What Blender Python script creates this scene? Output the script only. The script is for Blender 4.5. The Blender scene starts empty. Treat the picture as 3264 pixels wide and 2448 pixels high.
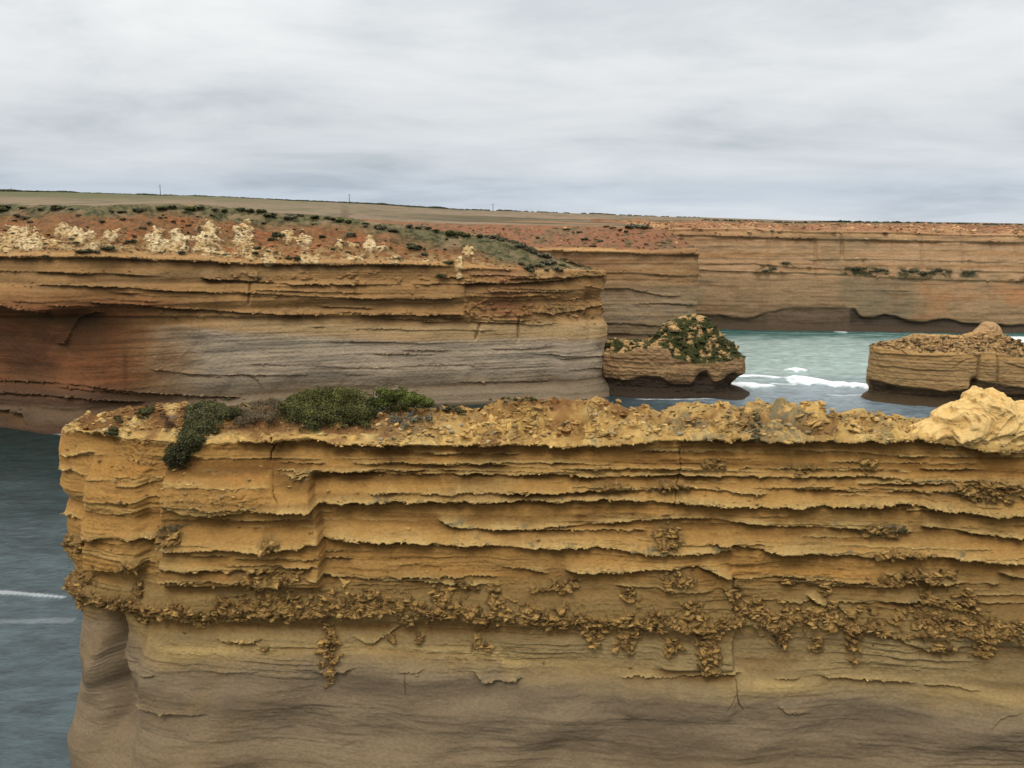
import bpy, math, random
import numpy as np
from math import radians, sin, cos, pi

random.seed(7)
rng = np.random.default_rng(11)
scene = bpy.context.scene
COL = scene.collection
Q = 1.0                                   # mesh density factor

# ------------------------------------------------------------------ camera
F = 900.0; CX = 512.0; CY = 384.0; HC = 46.0
PITCH = math.atan(162.0 / F)
FW = np.array([0, cos(PITCH), -sin(PITCH)]); UP = np.array([0, sin(PITCH), cos(PITCH)])
cam = bpy.data.cameras.new("camera"); camo = bpy.data.objects.new("camera", cam); COL.objects.link(camo)
camo.location = (0, 0, HC); camo.rotation_euler = (pi / 2 - PITCH, 0, 0)
cam.sensor_width = 36; cam.lens = 36 * F / 1024; cam.clip_start = 0.5; cam.clip_end = 60000
scene.camera = camo

def pt(px, py, Y):
    """world point at distance Y on the view ray through an image pixel"""
    px = np.asarray(px, float); py = np.asarray(py, float)
    a = (px - CX) / F; b = (CY - py) / F
    dy = FW[1] + b * UP[1]; dz = FW[2] + b * UP[2]
    t = Y / dy
    return np.stack([a * t, Y + 0 * t, HC + dz * t], -1)

def sea_pt(px, py):
    a = (px - CX) / F; b = (CY - py) / F
    dy = FW[1] + b * UP[1]; dz = FW[2] + b * UP[2]
    t = -HC / dz
    return a * t, dy * t

def proj(X, Y, Z):
    zc = Y * FW[1] + (Z - HC) * FW[2]
    zc = np.maximum(zc, 0.5)
    u = Y * UP[1] + (Z - HC) * UP[2]
    return CX + F * X / zc, CY - F * u / zc, zc

# zoomed image frames the features were read in, converted to image pixels
def Lf(p): return [(x * .236, 376.5 + y * .236) for x, y in p]
def Rf(p): return [(502 + x * .236, 376.5 + y * .236) for x, y in p]
def H1f(p): return [(x * .1607, 172.5 + y * .1607) for x, y in p]
def H2f(p): return [(313.7 + x * .1607, 172.5 + y * .1607) for x, y in p]
def Zf(p): return [(627.4 + x * .17926, 188.2 + y * .17926) for x, y in p]
def Df(p): return [(x * .46293, y * .46293) for x, y in p]

# ------------------------------------------------------------------ noise
_r = np.random.RandomState(5)
PERM = np.concatenate([_r.permutation(256)] * 3).astype(np.int32)
_g = _r.normal(size=(256, 3)); _g /= np.linalg.norm(_g, axis=1)[:, None]
GX, GY, GZ = [np.ascontiguousarray(_g[:, i]).astype(np.float32) for i in range(3)]
RND = _r.rand(256).astype(np.float32)

def perlin(x, y, z, seed=0):
    x = np.asarray(x, np.float32) + seed * 17.31; y = np.asarray(y, np.float32) + seed * 5.77
    z = np.asarray(z, np.float32) + 0 * x + seed * 9.13; y = y + 0 * x
    xi = np.floor(x); yi = np.floor(y); zi = np.floor(z)
    fx = x - xi; fy = y - yi; fz = z - zi
    xi = xi.astype(np.int32) & 255; yi = yi.astype(np.int32) & 255; zi = zi.astype(np.int32) & 255
    u = fx * fx * fx * (fx * (fx * 6 - 15) + 10); v = fy * fy * fy * (fy * (fy * 6 - 15) + 10)
    w = fz * fz * fz * (fz * (fz * 6 - 15) + 10)
    def g(i, j, k):
        h = PERM[PERM[PERM[xi + i] + yi + j] + zi + k]
        return GX[h] * (fx - i) + GY[h] * (fy - j) + GZ[h] * (fz - k)
    a = g(0, 0, 0); a = a + u * (g(1, 0, 0) - a)
    b = g(0, 1, 0); b = b + u * (g(1, 1, 0) - b)
    c = g(0, 0, 1); c = c + u * (g(1, 0, 1) - c)
    d = g(0, 1, 1); d = d + u * (g(1, 1, 1) - d)
    a = a + v * (b - a); c = c + v * (d - c)
    return (a + w * (c - a)) * 1.6

def fbm(x, y, z, o=4, seed=0, gain=.5):
    s = 0; a = 1; t = 0; f = 1
    for i in range(o):
        s = s + a * perlin(x * f, y * f, z * f, seed + i); t += a; a *= gain; f *= 2.03
    return s / t

def ridged(x, y, z, o=4, seed=0, gain=.5):
    s = 0; a = 1; t = 0; f = 1
    for i in range(o):
        s = s + a * (1 - np.abs(perlin(x * f, y * f, z * f, seed + i)) * 2); t += a; a *= gain; f *= 2.03
    return s / t

def worley(x, y, seed=0):
    x = np.asarray(x, np.float32) + seed * 31.7; y = np.asarray(y, np.float32) + seed * 13.3
    xi = np.floor(x).astype(np.int32); yi = np.floor(y).astype(np.int32)
    f1 = np.full(x.shape, 9., np.float32); f2 = f1.copy(); cid = np.zeros(x.shape, np.float32)
    for i in (-1, 0, 1):
        for j in (-1, 0, 1):
            h = PERM[PERM[(xi + i) & 255] + ((yi + j) & 255)]
            dx = xi + i + RND[h] - x; dy = yi + j + RND[PERM[h]] - y
            d = np.sqrt(dx * dx + dy * dy)
            m = d < f1
            f2 = np.where(m, f1, np.minimum(f2, d)); cid = np.where(m, RND[PERM[h + 77]], cid); f1 = np.where(m, d, f1)
    return f1, f2, cid

def ss(a, b, x):
    t = np.clip((x - a) / (b - a), 0, 1); return t * t * (3 - 2 * t)
def gs(x, w): return np.exp(-(x / w) ** 2)
def ip(x, pts):
    xs = [p[0] for p in pts]; ys = [p[1] for p in pts]
    return np.interp(x, xs, ys)
def lin(c):
    c = np.array(c, float) / 255
    return np.where(c <= .04045, c / 12.92, ((c + .055) / 1.055) ** 2.4)
def mixc(a, b, m):
    return a + (b - a) * np.clip(m, 0, 1)[..., None]
def inpoly(x, y, poly):
    r = np.zeros(np.shape(x), bool); n = len(poly)
    for i in range(n):
        x1, y1 = poly[i]; x2, y2 = poly[(i + 1) % n]
        if y1 == y2: continue
        c = ((y1 > y) != (y2 > y)) & (x < (x2 - x1) * (y - y1) / (y2 - y1) + x1)
        r ^= c
    return r

# ------------------------------------------------------------------ meshes, objects
def tag(o, label=None, cat=None, group=None, kind=None):
    if label: o["label"] = label
    if cat: o["category"] = cat
    if group: o["group"] = group
    if kind: o["kind"] = kind
    return o

def raw_mesh(name, co, quads, mat, col=None, smooth=True, extra=None, vpf=4):
    me = bpy.data.meshes.new(name)
    co = np.ascontiguousarray(co.reshape(-1, 3), np.float32); quads = np.ascontiguousarray(quads.reshape(-1), np.int32)
    nf = len(quads) // vpf
    me.vertices.add(len(co)); me.vertices.foreach_set("co", co.ravel())
    me.loops.add(len(quads)); me.loops.foreach_set("vertex_index", quads)
    me.polygons.add(nf); me.polygons.foreach_set("loop_start", np.arange(0, nf * vpf, vpf, dtype=np.int32))
    me.polygons.foreach_set("loop_total", np.full(nf, vpf, np.int32))
    if smooth: me.polygons.foreach_set("use_smooth", np.ones(nf, bool))
    me.update(calc_edges=True)
    if col is not None:
        at = me.color_attributes.new("Col", 'FLOAT_COLOR', 'POINT')
        c = np.ones((len(co), 4), np.float32); c[:, :3] = np.clip(col.reshape(-1, 3), 0, 1)
        at.data.foreach_set("color", c.ravel())
    for k, v in (extra or {}).items():
        at = me.attributes.new(k, 'FLOAT', 'POINT'); at.data.foreach_set("value", np.ascontiguousarray(v.ravel(), np.float32))
    me.materials.append(mat)
    return me

def link(name, me, parent=None):
    o = bpy.data.objects.new(name, me); COL.objects.link(o)
    if parent: o.parent = parent
    return o

def empty(name, loc=(0, 0, 0)):
    o = bpy.data.objects.new(name, None); COL.objects.link(o); o.location = loc
    o.empty_display_size = .5
    return o

def grid_quads(nc, nr, closed=False):
    i = np.arange(nc if closed else nc - 1)[:, None]; j = np.arange(nr - 1)[None, :]
    i2 = (i + 1) % nc
    a = i * nr + j; b = i * nr + j + 1; c = i2 * nr + j + 1; d = i2 * nr + j
    return np.stack([a, b, c, d], -1)

# ------------------------------------------------------------------ materials
def new_mat(name):
    m = bpy.data.materials.new(name); m.use_nodes = True
    nt = m.node_tree; nt.nodes.clear()
    out = nt.nodes.new('ShaderNodeOutputMaterial'); bs = nt.nodes.new('ShaderNodeBsdfPrincipled')
    nt.links.new(bs.outputs[0], out.inputs[0])
    return m, nt, bs

def rock_mat(name, s=1.0, bump=.5, dist=.05, rough=.95):
    m, nt, bs = new_mat(name); N = nt.nodes.new; Lk = nt.links.new
    at = N('ShaderNodeAttribute'); at.attribute_name = "Col"
    geo = N('ShaderNodeNewGeometry')
    mp = N('ShaderNodeMapping'); mp.inputs['Scale'].default_value = (1, 1, 2.2); Lk(geo.outputs['Position'], mp.inputs[0])
    n1 = N('ShaderNodeTexNoise'); n1.inputs['Scale'].default_value = 3.2 * s; n1.inputs['Detail'].default_value = 9; n1.inputs['Roughness'].default_value = .68
    Lk(mp.outputs[0], n1.inputs['Vector'])
    n2 = N('ShaderNodeTexNoise'); n2.inputs['Scale'].default_value = 14 * s; n2.inputs['Detail'].default_value = 6; n2.inputs['Roughness'].default_value = .7
    Lk(mp.outputs[0], n2.inputs['Vector'])
    r1 = N('ShaderNodeMapRange'); r1.inputs[1].default_value = .25; r1.inputs[2].default_value = .75; r1.inputs[3].default_value = .74; r1.inputs[4].default_value = 1.22
    Lk(n1.outputs[0], r1.inputs[0])
    r2 = N('ShaderNodeMapRange'); r2.inputs[1].default_value = .25; r2.inputs[2].default_value = .75; r2.inputs[3].default_value = .82; r2.inputs[4].default_value = 1.16
    Lk(n2.outputs[0], r2.inputs[0])
    mu = N('ShaderNodeMath'); mu.operation = 'MULTIPLY'; Lk(r1.outputs[0], mu.inputs[0]); Lk(r2.outputs[0], mu.inputs[1])
    vm = N('ShaderNodeVectorMath'); vm.operation = 'SCALE'; Lk(at.outputs['Color'], vm.inputs[0]); Lk(mu.outputs[0], vm.inputs['Scale'])
    Lk(vm.outputs[0], bs.inputs['Base Color'])
    ad = N('ShaderNodeMath'); ad.operation = 'ADD'; Lk(n1.outputs[0], ad.inputs[0]); Lk(n2.outputs[0], ad.inputs[1])
    bp = N('ShaderNodeBump'); bp.inputs['Strength'].default_value = bump; bp.inputs['Distance'].default_value = dist
    Lk(ad.outputs[0], bp.inputs['Height']); Lk(bp.outputs[0], bs.inputs['Normal'])
    bs.inputs['Roughness'].default_value = rough; bs.inputs['Specular IOR Level'].default_value = .15
    return m

def leaf_mat(name):
    m, nt, bs = new_mat(name); N = nt.nodes.new; Lk = nt.links.new
    at = N('ShaderNodeAttribute'); at.attribute_name = "Col"
    geo = N('ShaderNodeNewGeometry')
    n1 = N('ShaderNodeTexNoise'); n1.inputs['Scale'].default_value = 2.5; n1.inputs['Detail'].default_value = 4
    Lk(geo.outputs['Position'], n1.inputs['Vector'])
    r1 = N('ShaderNodeMapRange'); r1.inputs[1].default_value = .3; r1.inputs[2].default_value = .7; r1.inputs[3].default_value = .7; r1.inputs[4].default_value = 1.3
    Lk(n1.outputs[0], r1.inputs[0])
    vm = N('ShaderNodeVectorMath'); vm.operation = 'SCALE'; Lk(at.outputs['Color'], vm.inputs[0]); Lk(r1.outputs[0], vm.inputs['Scale'])
    Lk(vm.outputs[0], bs.inputs['Base Color']); bs.inputs['Roughness'].default_value = .75
    bs.inputs['Specular IOR Level'].default_value = .15
    return m

M_ridge = rock_mat('ochre_limestone', 1.3, .55, .05)
M_head = rock_mat('headland_limestone', .5, .6, .15)
M_far = rock_mat('far_limestone', .25, .5, .3)
M_pale = rock_mat('pale_limestone', 1.0, .35, .03)
M_leaf = leaf_mat('leaves')
M_grass = rock_mat('heath_ground', .12, .4, .3)
def plain(name, c, rough=.8):
    m, nt, bs = new_mat(name)
    n = nt.nodes.new('ShaderNodeTexNoise'); n.inputs['Scale'].default_value = 6
    r = nt.nodes.new('ShaderNodeMapRange'); r.inputs[3].default_value = .7; r.inputs[4].default_value = 1.3
    v = nt.nodes.new('ShaderNodeVectorMath'); v.operation = 'SCALE'; v.inputs[0].default_value = tuple(lin(c))
    nt.links.new(n.outputs[0], r.inputs[0]); nt.links.new(r.outputs[0], v.inputs['Scale']); nt.links.new(v.outputs[0], bs.inputs['Base Color'])
    bs.inputs['Roughness'].default_value = rough
    return m
M_twig = plain('dry_twig', (120, 100, 78))
M_pole = plain('weathered_wood', (88, 84, 80))

# ------------------------------------------------------------------ cliff builder
SURF = {}; CTX = {}
def smooth_path(pts, n=6):
    p = np.array(pts, float)
    for _ in range(n):
        q = np.empty((2 * len(p) - 2, 2)); q[0::2] = .75 * p[:-1] + .25 * p[1:]; q[1::2] = .25 * p[:-1] + .75 * p[1:]
        p = np.vstack([p[:1], q, p[-1:]])
    return p

def sample_path(pts, spacing, closed=False, nsm=4):
    """pts right-to-left across the seaward face; spacing(x, y) in metres"""
    p = list(pts)
    if closed:
        p = p + [p[0]]
        m = ((p[0][0] + p[1][0]) / 2, (p[0][1] + p[1][1]) / 2)
        p = [m] + p[1:] + [m]
    p = smooth_path(p, nsm)
    out = [p[0]]; seg = np.linalg.norm(np.diff(p, axis=0), axis=1); cum = np.concatenate([[0], np.cumsum(seg)])
    s = 0
    while s < cum[-1]:
        x = np.interp(s, cum, p[:, 0]); y = np.interp(s, cum, p[:, 1])
        s += spacing(x, y)
        if s < cum[-1]: out.append([np.interp(s, cum, p[:, 0]), np.interp(s, cum, p[:, 1])])
    if not closed: out.append(p[-1])
    return np.array(out)

def build_cliff(key, path, closed, zlow, zfine, nlow, nwall, ncap, lipz, spine, capg, disp, colour, mat, parent=None, name=None, sag=.35):
    """wall from the sea up to the lip, cap from the lip to the spine line, displaced along the local normal"""
    nc = len(path); px_, py_ = path[:, 0], path[:, 1]
    zl = lipz(px_, py_)
    sp = spine(px_, py_, zl)                                     # (nc,3)
    w = np.concatenate([np.linspace(0, 1, nlow, endpoint=False) * 0, np.zeros(0)])
    rows = []
    for k in range(nlow):
        f = k / nlow; rows.append(np.stack([px_, py_, zlow + (zfine - zlow) * f + 0 * px_], -1))
    for k in range(nwall):
        f = k / (nwall - 1); rows.append(np.stack([px_, py_, zfine + (zl - zfine) * f], -1))
    for k in range(1, ncap + 1):
        c = (k / ncap) ** 1.15
        g = capg(c)
        rows.append(np.stack([px_ + (sp[:, 0] - px_) * c, py_ + (sp[:, 1] - py_) * c, zl + (sp[:, 2] - zl) * g], -1))
    P = np.stack(rows, 1)                                        # nc, nr, 3
    nr = P.shape[1]
    c_ = np.zeros(nr); c_[nlow + nwall:] = (np.arange(1, ncap + 1) / ncap) ** 1.15
    C = np.broadcast_to(c_[None, :], (nc, nr))
    if closed:
        dc = np.roll(P, -1, 0) - np.roll(P, 1, 0)
    else:
        dc = np.gradient(P, axis=0)
    dr = np.gradient(P, axis=1)
    n = np.cross(dr, dc); ln = np.linalg.norm(n, axis=-1, keepdims=True); n = n / np.maximum(ln, 1e-9)
    if closed or True:                                           # where the cap closes up, point the normal up
        bad = ln[..., 0] < 1e-6; n[bad] = (0, 0, 1)
    wup = ss(.55, 1.0, C)[..., None]
    n = n * (1 - wup) + np.array([0, 0, 1.]) * wup
    # smooth the normals around the lip
    for _ in range(4):
        n[:, 1:-1] = (n[:, :-2] + 2 * n[:, 1:-1] + n[:, 2:]) / 4
    n /= np.maximum(np.linalg.norm(n, axis=-1, keepdims=True), 1e-9)
    u, v, dep = proj(P[..., 0], P[..., 1], P[..., 2])
    front = ss(.4, .0, n[..., 1] + C * -.5)
    ctx = dict(X=P[..., 0], Y=P[..., 1], Z=P[..., 2], u=u, v=v, m=dep / F, C=C, wall=1 - ss(0, .12, C), front=front, zl=zl[:, None] + 0 * C,
               sarc=(np.concatenate([[0], np.cumsum(np.linalg.norm(np.diff(path, axis=0), axis=1))]))[:, None] + 0 * C)
    d, off = disp(ctx)
    ctx['d'] = d
    co = P + n * d[..., None]
    co[..., 2] -= sag * np.maximum(d, 0) * ctx['wall']
    if off is not None: co = co + off
    # curvature-ish: how far a point stands out of its surroundings
    blur = d.copy()
    for _ in range(3):
        for k in (1, 3, 6):
            blur[:, k:-k] = (blur[:, :-2 * k] + blur[:, 2 * k:] + blur[:, k:-k]) / 3
    ctx['relief'] = d - blur
    nn = np.cross(np.gradient(co, axis=1), np.gradient(co, axis=0)); nn /= np.maximum(np.linalg.norm(nn, axis=-1, keepdims=True), 1e-9)
    ctx['nz'] = nn[..., 2]; ctx['co'] = co
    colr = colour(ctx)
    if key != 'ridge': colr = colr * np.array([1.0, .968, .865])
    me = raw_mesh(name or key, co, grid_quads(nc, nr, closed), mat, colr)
    uu, vv, dd = proj(co[..., 0], co[..., 1], co[..., 2])
    SURF[key] = (co.reshape(-1, 3), uu.ravel(), vv.ravel(), dd.ravel())
    CTX[key] = dict(ctx, nn=nn, col=colr)
    return me

def find(key, px, py, r=1.6):
    co, u, v, d = SURF[key]
    q = (u - px) ** 2 + (v - py) ** 2
    m = q < r * r
    if not m.any():
        return co[np.argmin(q)]
    idx = np.nonzero(m)[0]
    return co[idx[np.argmin(d[idx])]]

def ledge_sum(ctx, ledges, jit=1.0, crust=.16):
    """bedding ledges: lip standing proud by A, recess under it by Rr"""
    u, v, m = ctx['u'], ctx['v'], ctx['m']
    tot = np.zeros_like(u); lipm = np.zeros_like(u); cr_ = np.zeros_like(u)
    uc = u
    for k, (pts, A, Rr, hu, hd) in enumerate(ledges):
        x0, x1 = pts[0][0], pts[-1][0]
        yl = ip(uc, pts)
        g1 = np.linspace(-700, 1900, 26001)
        j = np.interp(uc, g1, perlin(g1 * .08, k * 3.7, 0, 3) * 1.2 + perlin(g1 * .42, k * 2.9, 0, 4) * .9 + perlin(g1 * 1.3, k * 1.3, 0, 6) * .45) * jit
        t = (yl + j - v) * m; t0 = (yl - v) * m
        fade = ss(x0 - 3, x0 + 9, uc) * ss(x1 + 3, x1 - 9, uc)
        if x0 < 2: fade = ss(x1 + 3, x1 - 9, uc)
        if x1 > 1020: fade = ss(x0 - 3, x0 + 9, uc)
        am = fade * np.interp(uc, g1, np.clip(.8 + .8 * perlin(g1 * .03, k * 7.1, 0, 9) + .3 * perlin(g1 * .11, k * 7.1, 0, 10), .12, 1.4))
        w = ss(-.05, .05, t)
        up = .75 * A * np.exp(-np.maximum(t0, 0) / (hu * 1.3)); dn = -Rr * np.exp(np.minimum(t0, 0) / (hd * 1.5))
        tot += am * (w * up + (1 - w) * dn)
        lipm = np.maximum(lipm, am * w * np.exp(-np.maximum(t, 0) / (hu * .5)))
        cr_ = np.maximum(cr_, am * min(A, .5) * 2 * gs(t0 - .03, crust))
    ctx['lip'] = lipm; ctx['crustm'] = cr_; ctx['led'] = tot
    return tot

# ================================================================== RAZORBACK RIDGE
def D(pts, A=.3, R=.4, hu=.4, hd=.5): return (pts, A * .82, R * .86, hu, hd)
ridge_ledges = [
    D(Lf([(1000, 275), (1150, 283), (1300, 262), (1470, 290), (1800, 294), (2127, 293)]) + Rf([(300, 297), (560, 285), (740, 268)]), .45, .75, .35, .55),
    D(Rf([(740, 268), (1050, 262), (1450, 275), (1780, 262), (1880, 287), (2000, 299), (2400, 302)]), .5, .7, .4, .5),
    D(Rf([(560, 326), (860, 325), (1000, 327)]), .12, .18, .2, .2),
    D(Rf([(1240, 325), (1500, 330), (1700, 345), (2212, 350)]), .15, .2, .2, .3),
    D(Lf([(1480, 372), (1700, 378), (2127, 375)]) + Rf([(300, 372), (480, 380)]), .15, .2, .2, .25),
    D(Lf([(1150, 408), (1300, 415), (1500, 408), (1700, 420), (2127, 425)]) + Rf([(250, 420), (360, 432), (600, 430), (750, 425), (1000, 425), (1300, 432), (1640, 430), (1760, 445)]), .3, .4, .3, .35),
    D(Rf([(1500, 462), (1800, 458), (2100, 465), (2400, 470)]), .25, .25, .25, .3),
    D(Lf([(1560, 490), (1800, 492), (2127, 490)]) + Rf([(300, 488), (620, 482), (760, 470), (900, 482), (1120, 492)]), .25, .28, .25, .25),
    D(Lf([(720, 508), (800, 537), (880, 545), (1000, 532), (1150, 524), (1240, 520), (1400, 526), (1600, 524), (1900, 522), (2127, 528)]) + Rf([(200, 530), (390, 524), (700, 530), (900, 536), (1200, 545), (1500, 545), (1700, 538), (1900, 560), (2400, 580)]), .5, .55, .4, .7),
    D(Lf([(1850, 612), (1960, 640), (2127, 645)]) + Rf([(200, 640), (420, 628), (700, 610), (900, 612), (1180, 640), (1500, 650), (1740, 660)]), .25, .3, .5, .35),
    D(Rf([(1780, 640), (1950, 655), (2212, 690)]), .25, .35, .4, .4),
    D(Lf([(380, 645), (500, 648), (620, 662), (700, 690), (780, 700), (900, 693), (1100, 690), (1280, 682), (1330, 672)]), .5, .6, .4, .7),
    D(Lf([(1310, 668), (1480, 690), (1700, 692), (1900, 702), (2127, 708)]) + Rf([(230, 715), (400, 715), (600, 735), (900, 737), (980, 742)]), .4, .5, .6, .6),
    D(Rf([(900, 705), (1150, 730), (1400, 752), (1580, 766), (1700, 752), (1900, 756), (2100, 785), (2212, 792)]), .45, .5, .5, .6),
    D(Lf([(670, 782), (1000, 792), (1100, 790), (1330, 773)]), .45, .6, .35, .35),
    D(Lf([(690, 850), (870, 860), (960, 875), (1000, 845), (1200, 855)]), .3, .3, .2, .4),
    D(Lf([(1310, 828), (1500, 845), (1700, 860), (1900, 875), (2127, 880)]), .2, .25, .25, .3),
    D(Rf([(0, 805), (170, 822), (200, 835)]), .35, .35, .3, .3),
    D(Rf([(270, 818), (400, 820), (500, 814), (650, 805), (820, 800), (900, 812), (990, 852)]), .5, .55, .35, .45),
    D(Rf([(480, 886), (700, 890), (900, 893)]), .15, .2, .15, .2),
    D(Rf([(170, 885), (240, 895), (320, 885)]), .3, .35, .12, .2),
    D(Rf([(1150, 845), (1280, 860), (1400, 866), (1560, 870)]), .3, .25, .12, .25),
    D(Rf([(1620, 835), (1800, 858), (1880, 882), (1970, 880)]), .35, .3, .25, .3),
    D(Rf([(2040, 880), (2120, 886)]), .25, .2, .1, .2),
    D(Rf([(2110, 840), (2212, 860), (2400, 870)]), .4, .3, .25, .3),
    D(Rf([(1290, 925), (1400, 975), (1490, 1000)]), .4, .3, .3, .3),
    D(Rf([(1500, 1040), (1700, 1105), (1870, 1175)]), .05, .35, .2, .2),
    D(Lf([(920, 1110), (1030, 1118), (1110, 1108)]), .3, .3, .12, .25),
    D(Lf([(1500, 1105), (1580, 1125), (1640, 1090), (1700, 1060)]), .25, .25, .2, .2),
    D(Lf([(1340, 1222), (1420, 1226), (1510, 1216)]), .4, .2, .2, .25),
    D(Lf([(1690, 1222), (1760, 1222), (1810, 1212)]), .3, .2, .12, .2),
    D(Lf([(2010, 1225), (2060, 1268), (2127, 1262)]) + Rf([(20, 1260), (90, 1250)]), .45, .3, .3, .25),
    D(Lf([(880, 1226), (1000, 1228), (1110, 1220)]), .15, .1, .1, .15),
    D(Rf([(490, 1252), (700, 1248), (850, 1242), (1020, 1226)]), .25, .3, .18, .3),
    D(Rf([(1140, 1240), (1260, 1250)]), .2, .2, .1, .2),
    D(Rf([(1340, 1250), (1460, 1260), (1640, 1273), (1750, 1278)]), .22, .25, .12, .25),
    D(Rf([(1780, 1282), (1930, 1290), (2020, 1306)]), .15, .2, .1, .2),
    # left buttresses
    D(Lf([(300, 222), (400, 232), (500, 262)]), .3, .35, .3, .4),
    D(Lf([(520, 440), (600, 446), (700, 440)]), .25, .3, .2, .3),
    D(Lf([(255, 375), (330, 390), (380, 440)]), .3, .25, .2, .3),
    D(Lf([(255, 545), (300, 575), (360, 600)]), .4, .35, .2, .35),
    D(Lf([(260, 690), (330, 700), (390, 720)]), .4, .3, .3, .3),
    D(Lf([(540, 775), (620, 770), (660, 790)]), .5, .35, .2, .25),
    D(Lf([(260, 320), (320, 330), (400, 325)]), .2, .2, .2, .2),
    D(Lf([(620, 1235), (660, 1232), (700, 1228)]), .1, .3, .3, .2),
    D(Rf([(930, 1362), (980, 1300), (995, 1255)]), .0, .3, .2, .1),
    D(Rf([(1150, 1340), (1200, 1378), (1300, 1385)]), .15, .12, .5, .3),
    D(Rf([(2040, 1440), (2090, 1395), (2212, 1360)]), .0, .25, .2, .2),
    D(Lf([(590, 1350), (650, 1372), (720, 1385), (900, 1380)]), .35, .3, .7, .5),
]
_g = random.Random(314)
for k in range(95):
    y0 = 376.5 + .236 * _g.choice([_g.uniform(300, 560), _g.uniform(300, 900), _g.uniform(300, 1000)]); xa = _g.uniform(60, 980); ln = _g.uniform(30, 190)
    f_ = lambda x: 222 + (y0 - 222) * (1 + .04 * (x - 62) / 960)
    a_ = _g.uniform(.04, .17)
    ridge_ledges.append(([(xa, f_(xa)), (xa + ln * .5, f_(xa + ln * .5) + _g.uniform(-1, 1)), (xa + ln, f_(xa + ln))], a_, a_ * 1.4, .12, _g.uniform(.15, .3)))
band = Lf([(200, 900), (280, 925), (400, 950), (520, 965), (640, 1000), (760, 995), (880, 1030), (950, 1005), (1100, 985), (1300, 985), (1500, 965), (1700, 950), (1900, 975), (2127, 1010)]) + \
       Rf([(250, 1010), (400, 1030), (520, 1040), (700, 1000), (850, 1010), (1050, 1020), (1250, 1025), (1400, 1035), (1700, 1050), (1850, 1020), (2000, 1030), (2400, 1080)])
_g = random.Random(88)
drips0 = [((_g.uniform(150, 1010), 376.5 + .236 * _g.uniform(860, 1130)), _g.uniform(4, 12), _g.uniform(3, 9)) for k in range(46)]
drips = drips0 + [(Rf([(870, 1090)])[0], 14, 34), (Rf([(520, 1095)])[0], 12, 16), (Rf([(390, 1090)])[0], 9, 14), (Rf([(1480, 1110)])[0], 9, 20), (Rf([(1180, 1100)])[0], 11, 10),
         (Rf([(2030, 1090)])[0], 12, 24), (Rf([(1780, 1000)])[0], 16, 18), (Rf([(1960, 960)])[0], 16, 16), (Rf([(720, 1110)])[0], 9, 10), (Rf([(800, 960)])[0], 16, 14),
         (Lf([(1400, 1140)])[0], 10, 30), (Lf([(340, 900)])[0], 18, 20), (Lf([(590, 960)])[0], 10, 26), (Lf([(330, 700)])[0], 12, 10), (Lf([(580, 780)])[0], 12, 10), (Lf([(1150, 810)])[0], 32, 8),
         (Lf([(740, 640)])[0], 14, 8), (Lf([(1160, 660)])[0], 10, 7), (Rf([(1610, 660)])[0], 24, 8), (Rf([(1680, 755)])[0], 26, 6), (Rf([(700, 680)])[0], 16, 12), (Rf([(1270, 395)])[0], 18, 5),
         (Rf([(1560, 370)])[0], 9, 6), (Rf([(900, 380)])[0], 12, 7), (Rf([(1800, 845)])[0], 36, 9), (Lf([(1150, 960)])[0], 60, 18), (Lf([(1450, 940)])[0], 26, 14), (Lf([(1870, 940)])[0], 20, 16),
         (Rf([(260, 880)])[0], 18, 8), (Rf([(720, 840)])[0], 22, 8), (Rf([(2080, 480)])[0], 40, 10), (Rf([(700, 480)])[0], 20, 6), (Rf([(460, 468)])[0], 18, 5)]
zL = lambda y: float(pt(307, 376.5 + y * .236, 50.)[2])
prof = sorted([(zL(y), a) for y, a in [(240, 0), (300, -.3), (420, -.15), (530, .15), (600, -.15), (690, .15), (790, 0), (880, -.05), (990, .3), (1060, -.35), (1150, -.35), (1230, .05), (1350, .3), (1500, .35), (1659, 1.0), (2300, 2.0)]])
endsil = sorted([(zL(y), -(x - 275) * .236 / 900 * 52) for y, x in [(210, 318), (290, 268), (370, 252), (450, 252), (540, 250), (600, 274), (690, 258), (760, 268), (830, 248), (940, 285), (990, 250), (1030, 262), (1100, 262), (1230, 272), (1400, 284), (1500, 276), (1600, 248), (1659, 225)]])

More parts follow.
